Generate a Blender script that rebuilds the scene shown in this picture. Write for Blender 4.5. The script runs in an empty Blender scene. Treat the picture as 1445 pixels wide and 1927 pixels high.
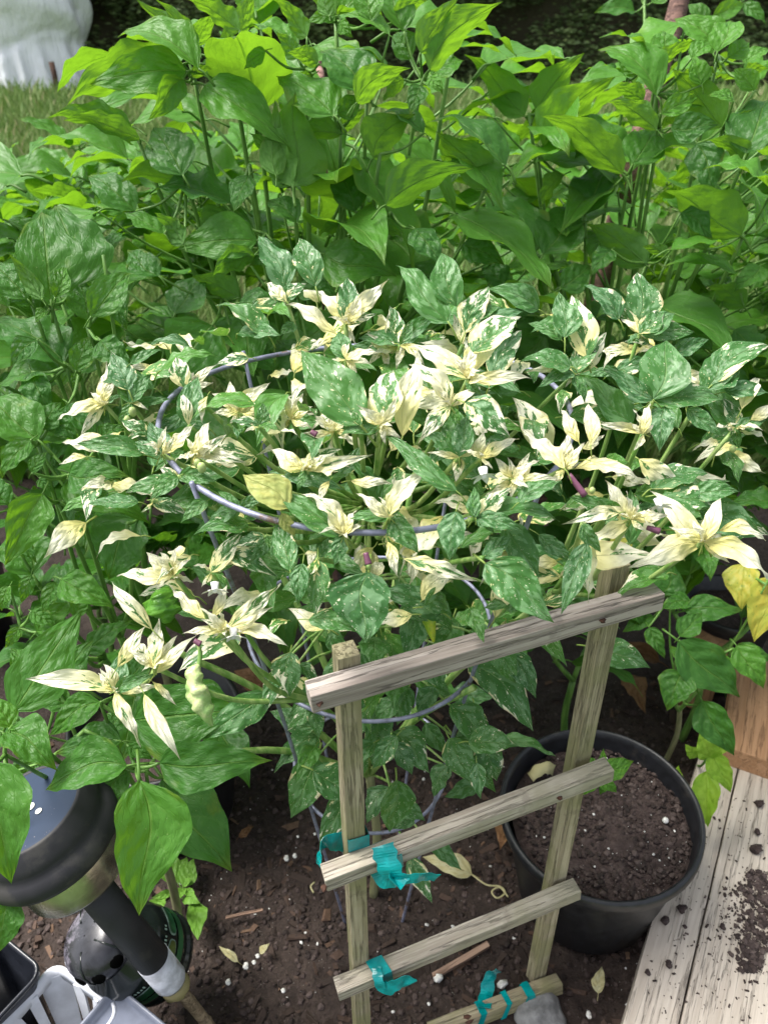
import bpy, bmesh, math, random
import numpy as np
from mathutils import Vector, Matrix, noise
R = math.radians
sc = bpy.context.scene
COL = sc.collection
# ---------------------------------------------------------------- camera, sky, sun, exposure
PITCH = R(33.0); FPX = 1447.0; CAMP = Vector((0, 0, 1.35))
cd = bpy.data.cameras.new('camera'); cam = bpy.data.objects.new('camera', cd); COL.objects.link(cam)
cam.location = CAMP; cam.rotation_euler = (math.pi/2 - PITCH, 0, 0)
cd.sensor_fit = 'VERTICAL'; cd.sensor_height = 36.0; cd.sensor_width = 27.0
cd.lens = 36.0*FPX/1927.0
cd.clip_start = 0.05; cd.clip_end = 600
cd.dof.use_dof = True; cd.dof.focus_distance = 0.84; cd.dof.aperture_fstop = 8.5
sc.camera = cam
SUN_EL, SUN_AZ = R(62), R(-80)          # azimuth measured from +Y towards +X
W = bpy.data.worlds.new('World'); sc.world = W; W.use_nodes = True
wn = W.node_tree; wn.nodes.clear()
sky = wn.nodes.new('ShaderNodeTexSky'); sky.sky_type = 'NISHITA'; sky.sun_disc = False
sky.sun_elevation = SUN_EL; sky.sun_rotation = SUN_AZ
sky.air_density = 1.0; sky.dust_density = 3.0; sky.ozone_density = 1.0
bw = wn.nodes.new('ShaderNodeRGBToBW'); mx = wn.nodes.new('ShaderNodeMix'); mx.data_type = 'RGBA'
mx.inputs[0].default_value = 0.72                      # overcast: mostly grey-white cloud
bg = wn.nodes.new('ShaderNodeBackground'); bg.inputs[1].default_value = 0.135
wo = wn.nodes.new('ShaderNodeOutputWorld')
wn.links.new(sky.outputs[0], bw.inputs[0]); wn.links.new(sky.outputs[0], mx.inputs[6])
wn.links.new(bw.outputs[0], mx.inputs[7]); wn.links.new(mx.outputs[2], bg.inputs[0]); wn.links.new(bg.outputs[0], wo.inputs[0])
sl = bpy.data.lights.new('sun', 'SUN'); sl.energy = 2.4; sl.angle = R(28); sl.color = (1, 0.96, 0.9)
so = bpy.data.objects.new('sun', sl); COL.objects.link(so)
sdir = Vector((math.sin(SUN_AZ)*math.cos(SUN_EL), math.cos(SUN_AZ)*math.cos(SUN_EL), math.sin(SUN_EL)))
so.rotation_euler = sdir.to_track_quat('Z', 'Y').to_euler(); so.location = (0, 0, 6)
sc.view_settings.view_transform = 'Standard'; sc.view_settings.look = 'None'
sc.view_settings.gamma = 1; sc.view_settings.use_curve_mapping = False
sc.view_settings.exposure = 1.34
sc.render.resolution_x = 767; sc.render.resolution_y = 1024
sc.render.engine = 'CYCLES'
sc.cycles.max_bounces = 4; sc.cycles.diffuse_bounces = 2; sc.cycles.glossy_bounces = 1; sc.cycles.transmission_bounces = 2; sc.cycles.transparent_max_bounces = 4

# ---------------------------------------------------------------- helpers
CP, SP = math.cos(PITCH), math.sin(PITCH)
def ray(px, py):
    x = (px-722.5)/FPX; v = (963.5-py)/FPX
    return Vector((x, CP+v*SP, -SP+v*CP))
def P(px, py, d): return CAMP + ray(px, py)*d
def on_z(px, py, z):
    r = ray(px, py); return CAMP + r*((z-CAMP.z)/r.z)
def on_plane(px, py, p0, n):
    r = ray(px, py); return CAMP + r*((p0-CAMP).dot(n)/r.dot(n))
def ell(px, py, C, S):
    r = ray(px, py); S = Vector(S); C = Vector(C)
    o = Vector(((CAMP[i]-C[i])/S[i] for i in range(3))); q = Vector((r[i]/S[i] for i in range(3)))
    a = q.dot(q); b = 2*o.dot(q); c = o.dot(o)-1; D = b*b-4*a*c
    return (-b-math.sqrt(D))/(2*a) if D > 0 else -b/(2*a)

def link(name, me, parent=None):
    o = bpy.data.objects.new(name, me); COL.objects.link(o)
    if parent: o.parent = parent
    return o
def tag(o, label=None, cat=None, group=None, kind=None):
    if label: o['label'] = label
    if cat: o['category'] = cat
    if group: o['group'] = group
    if kind: o['kind'] = kind
    return o
def empty(name, loc, label, cat, group=None):
    o = bpy.data.objects.new(name, None); COL.objects.link(o); o.location = loc; o.empty_display_size = 0.05
    o['_'] = 0; del o['_']
    return tag(o, label, cat, group)
def mesh(name, verts, faces, mat=None, smooth=True, uvs=None):
    me = bpy.data.meshes.new(name); me.from_pydata([tuple(v) for v in verts], [], faces)
    if mat: me.materials.append(mat)
    if smooth: me.polygons.foreach_set('use_smooth', [True]*len(me.polygons))
    if uvs:
        ul = me.uv_layers.new(name='UVMap')
        buf = []
        for l in me.loops: buf.extend(uvs[l.vertex_index])
        ul.data.foreach_set('uv', buf)
    me.update(); return me
def local(o, pts):   # world points to the frame of an unrotated parent at o.location
    return [Vector(p)-o.location for p in pts]
def catmull(pts, n=6):
    pts = [Vector(p) for p in pts]
    if len(pts) < 3: 
        return [pts[0].lerp(pts[-1], i/n) for i in range(n+1)]
    out = []; q = [pts[0]*2-pts[1]]+pts+[pts[-1]*2-pts[-2]]
    for i in range(1, len(q)-2):
        for k in range(n):
            t = k/n; a, b, c, d = q[i-1:i+3]
            out.append(0.5*((2*b)+(c-a)*t+(2*a-5*b+4*c-d)*t*t+(3*b-a-3*c+d)*t**3))
    out.append(pts[-1]); return out
def tube_geo(pts, rad, seg=6, cap=True, jit=0):
    vs, fs = [], []; n = len(pts); up = Vector((0.31, 0.17, 0.93)); 
    for i, p in enumerate(pts):
        t = (pts[min(i+1, n-1)]-pts[max(i-1, 0)]); t = t.normalized() if t.length > 1e-9 else Vector((0, 0, 1))
        if i == 0:
            x = t.cross(up); x = x.normalized() if x.length > 1e-4 else t.orthogonal().normalized()
        else: x = (x-t*x.dot(t)).normalized()
        y = t.cross(x); r = rad(i/(n-1)) if callable(rad) else rad
        for k in range(seg):
            a = 2*math.pi*k/seg; rr = r*(1+jit*random.uniform(-1, 1))
            vs.append(p+(x*math.cos(a)+y*math.sin(a))*rr)
    for i in range(n-1):
        for k in range(seg):
            fs.append((i*seg+k, i*seg+(k+1) % seg, (i+1)*seg+(k+1) % seg, (i+1)*seg+k))
    if cap: fs.append(tuple(range(seg))[::-1]); fs.append(tuple((n-1)*seg+k for k in range(seg)))
    return vs, fs
def merge(parts):
    V, F = [], []
    for v, f in parts:
        b = len(V); V += list(v); F += [tuple(i+b for i in q) for q in f]
    return V, F
def lathe_geo(prof, seg=40, close=False):
    vs, fs = [], []; n = len(prof)
    for r, z in prof:
        for k in range(seg):
            a = 2*math.pi*k/seg; vs.append(Vector((r*math.cos(a), r*math.sin(a), z)))
    for i in range(n-1):
        for k in range(seg): fs.append((i*seg+k, i*seg+(k+1) % seg, (i+1)*seg+(k+1) % seg, (i+1)*seg+k))
    return vs, fs
def bevel_box(name, sx, sy, sz, bev, mat, rough=0.0, cuts=0, seed=0):
    bm = bmesh.new(); bmesh.ops.create_cube(bm, size=1)
    for v in bm.verts: v.co = Vector((v.co.x*sx, v.co.y*sy, v.co.z*sz))
    if cuts:
        es = [e for e in bm.edges if abs((e.verts[0].co-e.verts[1].co).x) > sx*.9]
        bmesh.ops.subdivide_edges(bm, edges=es, cuts=cuts)
    if bev: bmesh.ops.bevel(bm, geom=[e for e in bm.edges if e.calc_face_angle(0) > .5], offset=bev, segments=2, affect='EDGES', profile=.6)
    if rough:
        for v in bm.verts:
            n = noise.noise_vector(v.co*Vector((9, 60, 60)).length*0.3+Vector((seed, 0, 0)))
            v.co += Vector((0, n.y, n.z))*rough
    me = bpy.data.meshes.new(name); bm.to_mesh(me); bm.free(); me.materials.append(mat)
    return me
def frame(x, n):
    x = x.normalized(); z = (n-x*n.dot(x)); z = z.normalized() if z.length > 1e-5 else x.orthogonal().normalized()
    y = z.cross(x); return Matrix((x, y, z)).transposed()

# ---------------------------------------------------------------- node helper + materials
class NT:
    def __init__(s, name):
        s.m = bpy.data.materials.new(name); s.m.use_nodes = True; s.t = s.m.node_tree; s.t.nodes.clear()
        s.out = s.n('OutputMaterial')
    def n(s, t, **k):
        nd = s.t.nodes.new('ShaderNode'+t)
        for a, b in k.items(): setattr(nd, a, b)
        return nd
    def put(s, sock, v):
        if isinstance(v, bpy.types.NodeSocket): s.t.links.new(v, sock)
        elif v is not None:
            if sock.type == 'RGBA' and len(v) == 3: v = (*v, 1)
            sock.default_value = v
    def M(s, op, a, b=None, c=None, clamp=False):
        nd = s.n('Math', operation=op, use_clamp=clamp)
        for i, v in enumerate((a, b, c)):
            if v is not None: s.put(nd.inputs[i], v)
        return nd.outputs[0]
    def mix(s, f, a, b, mode='MIX'):
        nd = s.n('Mix', data_type='RGBA', blend_type=mode); s.put(nd.inputs[0], f); s.put(nd.inputs[6], a); s.put(nd.inputs[7], b)
        return nd.outputs[2]
    def ss(s, v, lo, hi):
        nd = s.n('MapRange', interpolation_type='SMOOTHSTEP'); s.put(nd.inputs[0], v); s.put(nd.inputs[1], lo); s.put(nd.inputs[2], hi)
        return nd.outputs[0]
    def noise(s, vec, scale, detail=3, rough=.55, w=None):
        nd = s.n('TexNoise', noise_dimensions='3D')
        if w is not None:
            ad = s.n('VectorMath', operation='ADD'); s.put(ad.inputs[0], vec); s.put(ad.inputs[1], s.xyz(0, 0, w)); vec = ad.outputs[0]
        s.put(nd.inputs['Vector'], vec)
        nd.inputs['Scale'].default_value = scale; nd.inputs['Detail'].default_value = detail; nd.inputs['Roughness'].default_value = rough
        return nd.outputs['Fac']
    def xyz(s, x, y, z):
        nd = s.n('CombineXYZ'); s.put(nd.inputs[0], x); s.put(nd.inputs[1], y); s.put(nd.inputs[2], z); return nd.outputs[0]
    def map(s, vec, sc_):
        nd = s.n('Mapping'); s.put(nd.inputs[0], vec); nd.inputs['Scale'].default_value = sc_; return nd.outputs[0]
    def ramp(s, f, stops):
        nd = s.n('ValToRGB'); s.put(nd.inputs[0], f); e = nd.color_ramp.elements
        while len(e) < len(stops): e.new(.5)
        for i, (p, c) in enumerate(stops): e[i].position = p; e[i].color = (*c, 1)
        return nd.outputs[0]
    def bump(s, h, dist, strength=1.0):
        nd = s.n('Bump'); s.put(nd.inputs['Height'], h); nd.inputs['Distance'].default_value = dist; nd.inputs['Strength'].default_value = strength
        return nd.outputs[0]
    def bsdf(s, col, rough=.6, nrm=None, metal=0, spec=.5, **k):
        nd = s.n('BsdfPrincipled'); s.put(nd.inputs['Base Color'], col); s.put(nd.inputs['Roughness'], rough)
        s.put(nd.inputs['Metallic'], metal); s.put(nd.inputs['Specular IOR Level'], spec)
        if nrm is not None: s.put(nd.inputs['Normal'], nrm)
        for a, b in k.items(): s.put(nd.inputs[a.replace('_', ' ')], b)
        return nd.outputs[0]
    def done(s, sh): s.t.links.new(sh, s.out.inputs[0]); return s.m

def simple(name, col, rough=.5, metal=0, nscale=40, var=.25, bump=0.0, spec=.5, dirt=None):
    t = NT(name); tc = t.n('TexCoord').outputs['Object']
    nz = t.noise(tc, nscale, 4)
    c = t.mix(t.ss(nz, .3, .7), tuple(x*(1-var) for x in col), tuple(min(1, x*(1+var)) for x in col))
    if dirt: c = t.mix(t.ss(t.noise(tc, nscale*.35, 6, .7), .56, .66), c, dirt)
    return t.done(t.bsdf(c, t.M('ADD', rough-.08, t.M('MULTIPLY', nz, .16)), t.bump(nz, bump) if bump else None, metal, spec))

def leaf_common(t, island=False):
    uv = t.n('UVMap').outputs[0]; sp = t.n('SeparateXYZ'); t.put(sp.inputs[0], uv)
    u = sp.outputs[0]; v = t.M('MULTIPLY_ADD', sp.outputs[1], 2, -1); a = t.M('ABSOLUTE', v)
    side = t.M('SIGN', v)
    oi = t.n('ObjectInfo'); rnd = oi.outputs['Random']; cs = t.n('SeparateColor'); t.put(cs.inputs[0], oi.outputs['Color'])
    if island: rnd = t.n('NewGeometry').outputs['Random Per Island']
    q = t.M('SUBTRACT', u, t.M('MULTIPLY', a, .22))                     # lateral vein coordinate
    q = t.M('ADD', q, t.M('MULTIPLY', side, .035))
    w = t.M('MULTIPLY', rnd, 37.0)
    base = t.xyz(t.M('MULTIPLY', u, 1.0), t.M('MULTIPLY', v, .40), 0)
    wob = t.noise(base, 5.0, 1, .5, w)
    q2 = t.M('ADD', t.M('ADD', q, t.M('MULTIPLY', wob, .10)), t.M('MULTIPLY', t.M('MULTIPLY', a, a), -.10))
    pp = t.M('PINGPONG', t.M('MULTIPLY', q2, 8.5), 1.0)               # 0 on a side vein, 1 between two
    lat = t.M('SUBTRACT', 1, t.ss(pp, .0, .10)); lat = t.M('MULTIPLY', lat, t.ss(u, .03, .1))
    mid = t.M('SUBTRACT', 1, t.ss(a, .012, .05))
    vein = t.M('MAXIMUM', mid, t.M('MULTIPLY', lat, t.M('SUBTRACT', .5, t.M('MULTIPLY', a, .42))))
    quilt = t.M('ADD', t.M('MULTIPLY', t.M('MULTIPLY', t.ss(pp, 0, 1), t.M('SUBTRACT', 1, t.M('MULTIPLY', a, .6))), .50), t.M('MULTIPLY', t.noise(base, 8.5, 1, .5, w), .85))
    quilt = t.M('SUBTRACT', quilt, t.M('MULTIPLY', mid, .35))
    stalk = t.M('LESS_THAN', u, -0.001)
    back = t.n('NewGeometry').outputs['Backfacing']
    return u, v, a, q, side, rnd, cs, vein, w, base, quilt, stalk, back

def mat_green():
    t = NT('green leaf'); u, v, a, q, side, rnd, cs, vein, w, base, quilt, stalk, back = leaf_common(t)
    young, yel = cs.outputs[0], cs.outputs[1]
    blot = t.noise(base, 3.2, 3, .55, w)
    old = t.mix(blot, (.034, .125, .018), (.056, .178, .024))
    new = t.mix(blot, (.088, .26, .022), (.125, .325, .030))
    c = t.mix(young, old, new)
    c = t.mix(t.M('MULTIPLY', rnd, .22), c, (.04, .16, .045))
    edge = t.ss(t.M('ADD', t.M('MULTIPLY', a, .4), t.M('MULTIPLY', blot, 1.2)), 1.0, 1.2)
    c = t.mix(t.M('MULTIPLY', t.M('MAXIMUM', edge, t.ss(u, .8, 1)), yel), c, (.42, .40, .03))
    c = t.mix(t.M('MULTIPLY', vein, .42), c, (.22, .38, .07))
    spots = t.ss(t.noise(base, 42, 1, .5, w), .755, .77)
    c = t.mix(t.M('MULTIPLY', spots, .8), c, (.34, .42, .16))
    cb = t.mix(.5, c, (.13, .26, .075))
    c = t.mix(back, c, cb); c = t.mix(stalk, c, (.13, .27, .05))
    fine = t.n('TexVoronoi', feature='DISTANCE_TO_EDGE'); t.put(fine.inputs['Vector'], t.xyz(t.M('MULTIPLY', q, 1.6), v, w)); fine.inputs['Scale'].default_value = 7.0
    quilt = t.M('ADD', quilt, t.M('MULTIPLY', t.ss(fine.outputs['Distance'], 0, .12), .055))
    nb = t.bump(quilt, .0046, .85)
    ro = t.M('ADD', t.M('ADD', .36, t.M('MULTIPLY', back, .25)), t.M('MULTIPLY', blot, .14))
    sh = t.bsdf(c, ro, nb, spec=.36)
    tr = t.n('BsdfTranslucent'); tcol = t.mix(young, (.14, .35, .014), (.29, .56, .02)); tcol = t.mix(t.M('MULTIPLY', vein, .55), tcol, (.07, .22, .01))
    t.put(tr.inputs[0], tcol); t.put(tr.inputs[1], nb)
    ms = t.n('MixShader'); ms.inputs[0].default_value = .40; t.t.links.new(sh, ms.inputs[1]); t.t.links.new(tr.outputs[0], ms.inputs[2])
    return t.done(ms.outputs[0])

def mat_varieg(island=False):
    t = NT('variegated leaf'); u, v, a, q, side, rnd, cs, vein, w, base, quilt, stalk, back = leaf_common(t, island)
    cr, yl = cs.outputs[0], cs.outputs[1]
    if island: cr = t.n('Attribute', attribute_name='cream').outputs['Fac']; yl = t.M('FRACT', t.M('MULTIPLY', rnd, 3.1))
    vec = t.xyz(t.M('MULTIPLY', q, 1.7), t.M('ADD', t.M('MULTIPLY', v, .55), 0), 0)
    n1 = t.noise(vec, 2.5, 4, .58, w)
    m = t.M('ADD', t.M('MULTIPLY', a, .40), t.M('MULTIPLY', t.M('SUBTRACT', n1, .5), 3.0)); m = t.M('ADD', m, .50)
    th = t.M('SUBTRACT', t.M('MULTIPLY_ADD', cr, -1.56, 1.60), t.M('MULTIPLY', t.ss(cr, .9, .97), .6))
    cream = t.ss(m, th, t.M('ADD', th, .045))
    # streaky flecks that follow the side veins
    vec2 = t.xyz(t.M('MULTIPLY', q, 4.2), t.M('MULTIPLY', v, .8), 3.7)
    n2 = t.noise(vec2, 4.6, 3, .7, w); n3 = t.noise(base, 40, 1, .5, w)
    fthr = t.M('MULTIPLY_ADD', cr, -.10, .685)
    fl = t.M('MAXIMUM', t.ss(n2, fthr, t.M('ADD', fthr, .02)), t.ss(n3, .73, .745))
    fl = t.M('MULTIPLY', fl, t.ss(cr, .02, .12))
    gfl = t.M('MULTIPLY', t.ss(t.noise(vec2, 5.0, 4, .7, t.M('ADD', w, 9)), .69, .71), t.M('LESS_THAN', cr, .94))
    cream = t.M('MULTIPLY', t.M('MAXIMUM', cream, fl), t.M('SUBTRACT', 1, gfl))
    g1 = t.mix(t.ss(t.noise(vec, 3.4, 3, .6, t.M('ADD', w, 4)), .50, .54), (.045, .140, .045), (.150, .285, .140))
    g1 = t.mix(t.M('MULTIPLY', yl, .55), g1, (.12, .32, .03))
    g1 = t.mix(t.M('MULTIPLY', vein, .4), g1, (.24, .38, .13))
    white = t.mix(t.ss(u, .0, .65), (.83, .79, .38), (.85, .84, .66))
    white = t.mix(t.M('MULTIPLY', yl, t.M('SUBTRACT', 1, t.ss(u, .1, .75))), white, (.84, .76, .24))
    white = t.mix(t.M('MULTIPLY', vein, .16), white, (.78, .76, .46))
    c = t.mix(cream, g1, white)
    dk = t.M('MULTIPLY', t.ss(t.noise(base, 26, 2, .5, t.M('ADD', w, 21)), .77, .785), cream)
    c = t.mix(t.M('MULTIPLY', dk, .8), c, (.12, .11, .06))
    brn = t.M('MULTIPLY', t.M('MULTIPLY', t.ss(a, .82, 1), t.ss(n1, .54, .62)), .7)
    c = t.mix(t.M('MULTIPLY', brn, cream), c, (.42, .30, .12))
    c = t.mix(back, c, t.mix(.35, c, (.42, .50, .30))); c = t.mix(stalk, c, (.30, .42, .10))
    nb = t.bump(quilt, .0024, .8)
    sh = t.bsdf(c, t.M('ADD', .36, t.M('MULTIPLY', back, .2)), nb, spec=.32)
    tr = t.n('BsdfTranslucent'); t.put(tr.inputs[0], t.mix(cream, (.16, .36, .03), (.80, .76, .42))); t.put(tr.inputs[1], nb)
    ms = t.n('MixShader'); ms.inputs[0].default_value = .32; t.t.links.new(sh, ms.inputs[1]); t.t.links.new(tr.outputs[0], ms.inputs[2])
    return t.done(ms.outputs[0])

def mat_flatleaf(name, c1, c2, c3, trans, rough=.5):
    t = NT(name); u, v, a, q, side, rnd, cs, vein, w, base, quilt, stalk, back = leaf_common(t)
    n = t.noise(base, 4, 4, .65, w)
    c = t.mix(t.ss(n, .35, .6), c1, c2); c = t.mix(t.ss(t.noise(base, 9, 4, .7, t.M('ADD', w, 3)), .58, .68), c, c3)
    c = t.mix(t.M('MULTIPLY', vein, .3), c, c2)
    nb = t.bump(quilt, .003, .7); sh = t.bsdf(c, rough, nb, spec=.35)
    tr = t.n('BsdfTranslucent'); t.put(tr.inputs[0], c)
    ms = t.n('MixShader'); ms.inputs[0].default_value = trans; t.t.links.new(sh, ms.inputs[1]); t.t.links.new(tr.outputs[0], ms.inputs[2])
    return t.done(ms.outputs[0])

def mat_wood(name, light, dark, green=None, gscale=1.0, rough=.85, lines=1.0):
    t = NT(name); tc = t.n('TexCoord').outputs['Object']; oi = t.n('ObjectInfo')
    off = t.n('VectorMath', operation='ADD'); t.put(off.inputs[0], tc)
    rv = t.xyz(t.M('MULTIPLY', oi.outputs['Random'], 3), t.M('MULTIPLY', oi.outputs['Random'], 7), 0); t.put(off.inputs[1], rv)
    v1 = t.map(off.outputs[0], (1.6*gscale, 42*gscale, 42*gscale)); v2 = t.map(off.outputs[0], (7*gscale, 210*gscale, 210*gscale))
    n1 = t.noise(v1, 2.2, 5, .62); n2 = t.noise(v2, 1.6, 4, .65); n3 = t.noise(tc, 9, 4, .6)
    g = t.M('ADD', t.M('MULTIPLY', n1, .6), t.M('MULTIPLY', n2, .45))
    c = t.mix(t.ss(g, .38, .66), dark, light)
    crack = t.M('SUBTRACT', 1, t.ss(t.M('ABSOLUTE', t.M('SUBTRACT', n1, .5)), .0, .022*lines))
    c = t.mix(t.M('MULTIPLY', crack, .55), c, tuple(x*.32 for x in dark))
    if green: c = t.mix(t.ss(n3, .40, .62), c, t.mix(g, tuple(x*.6 for x in green), green))
    c = t.mix(t.M('MULTIPLY', t.ss(t.noise(tc, 23, 4, .7), .6, .72), .35), c, tuple(x*.45 for x in dark))
    h = t.M('SUBTRACT', g, t.M('MULTIPLY', crack, .5))
    return t.done(t.bsdf(c, rough, t.bump(h, .0022, .9), spec=.2))

def mat_soil(name, dark=(.022, .015, .012), mid=(.055, .038, .031), light=(.13, .095, .078)):
    t = NT(name); tc = t.n('TexCoord').outputs['Object']
    n1 = t.noise(tc, 38, 8, .68); n2 = t.noise(tc, 160, 6, .7); n3 = t.noise(tc, 5, 3)
    c = t.ramp(t.M('ADD', t.M('MULTIPLY', n1, .55), t.M('MULTIPLY', n2, .45)), [(.34, dark), (.52, mid), (.75, light)])
    c = t.mix(t.M('MULTIPLY', n3, .35), c, dark)
    vo = t.n('TexVoronoi'); t.put(vo.inputs['Vector'], tc); vo.inputs['Scale'].default_value = 210
    sp = t.M('MULTIPLY', t.M('LESS_THAN', vo.outputs['Distance'], .13), t.M('GREATER_THAN', t.noise(tc, 95, 1), .60))
    c = t.mix(t.M('MULTIPLY', sp, .7), c, (.45, .43, .40))
    h = t.M('ADD', t.M('MULTIPLY', n1, 1.0), t.M('MULTIPLY', n2, .5))
    return t.done(t.bsdf(c, .78, t.bump(h, .010, 1.0), spec=.35))

def mat_island(name, stops, rough=.8, nscale=120, bump=.002):
    t = NT(name); g = t.n('NewGeometry').outputs['Random Per Island']; tc = t.n('TexCoord').outputs['Object']
    n = t.noise(tc, nscale, 4, .6); c = t.ramp(g, stops)
    c = t.mix(n, c, t.mix(.5, c, (.01, .008, .006)))
    return t.done(t.bsdf(c, rough, t.bump(n, bump), spec=.3))

MG = mat_green(); MV = mat_varieg(); MVI = mat_varieg(True)
M_YEL = mat_flatleaf('yellowing leaf', (.50, .50, .15), (.44, .49, .15), (.40, .46, .13), .4); M_YEL2 = mat_flatleaf('bright yellow leaf', (.50, .44, .06), (.40, .42, .06), (.20, .29, .04), .4)
M_LIME = mat_flatleaf('lime weed leaf', (.24, .46, .03), (.32, .54, .05), (.20, .38, .03), .4)
M_DEAD = mat_flatleaf('dead leaf', (.16, .075, .03), (.24, .13, .06), (.07, .035, .02), .15, .75)
M_PALE = mat_flatleaf('pale fallen leaf', (.62, .60, .36), (.55, .50, .25), (.36, .30, .14), .3, .6)
def mat_stem(name, c1, c2):
    t = NT(name); tc = t.n('TexCoord').outputs['Object']; n = t.noise(t.map(tc, (60, 60, 9)), 1.5, 4)
    return t.done(t.bsdf(t.mix(t.ss(n, .35, .65), c1, c2), .45, t.bump(n, .002), spec=.4))
M_STEM = mat_stem('green stem', (.075, .18, .03), (.15, .29, .06))
M_VSTEM = mat_stem('striped stem', (.13, .27, .05), (.33, .44, .15))
M_WSTEM = mat_stem('woody stem', (.16, .17, .08), (.27, .27, .14))
M_PURP = simple('purple node', (.16, .055, .10), .5)
M_WIRE = simple('galvanised wire', (.23, .24, .33), .5, .35, 90, .3, dirt=(.16, .11, .08))
M_WOODG = mat_wood('weathered grey wood', (.45, .395, .355), (.24, .20, .175))
M_WOODT = mat_wood('tan mossy wood', (.44, .385, .27), (.26, .215, .14), (.33, .31, .165))
M_WOODR = mat_wood('pale worn wood', (.52, .465, .39), (.31, .265, .215), (.42, .385, .285))
M_BOARD = mat_wood('bleached board', (.60, .53, .445), (.45, .385, .315), None, .55, .85, .45)
M_PINE = mat_wood('fresh pine block', (.52, .30, .165), (.40, .215, .11), None, .5, .7, .6)
M_BARK = mat_wood('bark stake', (.20, .12, .095), (.085, .05, .045), None, 1.0)
M_TAPE = simple('teal tie tape', (.0, .25, .25), .25, 0, 55, .25, .0006)
M_BLACKPL = simple('black plastic pot', (.014, .015, .018), .42, 0, 60, .35, .0003, dirt=(.035, .032, .030))
M_SOIL = mat_soil('bed soil'); M_PSOIL = mat_soil('potting soil', (.034, .022, .020), (.085, .058, .052), (.19, .145, .13))
M_CHIP = mat_island('bark chips', [(0, (.028, .018, .014)), (.5, (.055, .036, .028)), (.85, (.10, .062, .046)), (.97, (.16, .095, .062)), (1, (.22, .14, .09))])
M_CRUMB = mat_island('soil crumbs', [(0, (.024, .016, .014)), (.6, (.066, .045, .040)), (1, (.125, .092, .083))], .75, 200, .001)
M_PERL = simple('white perlite', (.72, .71, .67), .8, 0, 150, .2)
M_RUST = simple('rusty nail', (.07, .03, .018), .9, 0, 200, .4)
# ---------------------------------------------------------------- the setting: yard, bed, wood behind
def sheet(name, x0, x1, y0, y1, nx, ny, zf, mat):
    vs = [Vector((x0+(x1-x0)*i/nx, y0+(y1-y0)*j/ny, 0)) for j in range(ny+1) for i in range(nx+1)]
    for v in vs: v.z = zf(v.x, v.y)
    fs = [(j*(nx+1)+i, j*(nx+1)+i+1, (j+1)*(nx+1)+i+1, (j+1)*(nx+1)+i) for j in range(ny) for i in range(nx)]
    return link(name, mesh(name, vs, fs, mat))
def mat_yard():
    t = NT('yard turf'); tc = t.n('TexCoord').outputs['Object']
    n = t.noise(tc, 1.3, 5, .6); n2 = t.noise(tc, 30, 4, .7)
    c = t.mix(n2, (.045, .085, .022), (.10, .16, .045)); c = t.mix(t.ss(n, .58, .72), c, (.17, .12, .075))
    return t.done(t.bsdf(c, .9, t.bump(n2, .03), spec=.2))
tag(sheet('ground', -150, 150, -40, 260, 60, 60, lambda x, y: -0.06, mat_yard()), kind='structure')
def soil_z(x, y):
    f = noise.fractal(Vector((x*7, y*7, 1.3)), 1.0, 2.0, 4)*.012 + noise.noise(Vector((x*45, y*45, 4)))*.005 + abs(noise.noise(Vector((x*90, y*90, 9))))*.004
    e = min(1, max(0, (y+.6)/.3), 1)
    return f - .004
bed = tag(sheet('soil_bed', -1.5, 1.3, .3, 2.6, 330, 270, soil_z, M_SOIL), kind='structure')

random.seed(5)
def chunk(c, s, flat=.5, elong=1.0):
    rot = Matrix.Rotation(random.uniform(0, 6.28), 3, 'Z') @ Matrix.Rotation(random.uniform(-.5, .5), 3, 'X') @ Matrix.Rotation(random.uniform(-.4, .4), 3, 'Y')
    vs = []
    for x in (-1, 1):
        for y in (-1, 1):
            for z in (-1, 1):
                k = random.uniform(.55, 1.1)
                vs.append(c + rot @ Vector((x*s*elong*k, y*s*k*random.uniform(.6, 1), z*s*flat*k)))
    return vs, [(0, 1, 3, 2), (4, 6, 7, 5), (0, 4, 5, 1), (2, 3, 7, 6), (0, 2, 6, 4), (1, 5, 7, 3)]
ICO_V = [Vector(v).normalized() for v in ((0, 1, 1.618), (0, -1, 1.618), (0, 1, -1.618), (0, -1, -1.618), (1, 1.618, 0), (-1, 1.618, 0), (1, -1.618, 0), (-1, -1.618, 0), (1.618, 0, 1), (1.618, 0, -1), (-1.618, 0, 1), (-1.618, 0, -1))]
ICO_F = [(0, 1, 8), (0, 8, 4), (0, 4, 5), (0, 5, 10), (0, 10, 1), (1, 6, 8), (8, 6, 9), (8, 9, 4), (4, 9, 2), (4, 2, 5), (5, 2, 11), (5, 11, 10), (10, 11, 7), (10, 7, 1), (1, 7, 6), (3, 9, 6), (3, 2, 9), (3, 11, 2), (3, 7, 11), (3, 6, 7)]
def crumb(c, s, flat=.7, elong=1.3):
    m = Matrix.Rotation(random.uniform(0, 6.28), 3, 'Z')
    return [c + m @ Vector((v.x*s*elong, v.y*s, v.z*s*flat))*random.uniform(.7, 1.2) for v in ICO_V], ICO_F
def scatter(name, n, xr, yr, smin, smax, flat, elong, mat, zo=.3, par=None):
    parts = []
    for _ in range(n):
        x, y = random.uniform(*xr), random.uniform(*yr); s = smin+(smax-smin)*random.random()**3
        parts.append((chunk if elong > 2 else crumb)(Vector((x, y, soil_z(x, y)+s*flat*zo)), s, flat, random.uniform(1, elong)))
    v, f = merge(parts); o = link(name, mesh(name, v, f, mat, False)); return o
tag(scatter('bark_mulch', 3800, (-.75, .75), (.42, 1.35), .0015, .0085, .38, 3.4, M_CHIP), 'scattered brown bark mulch chips lying over the dark soil', 'mulch', kind='stuff')
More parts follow.
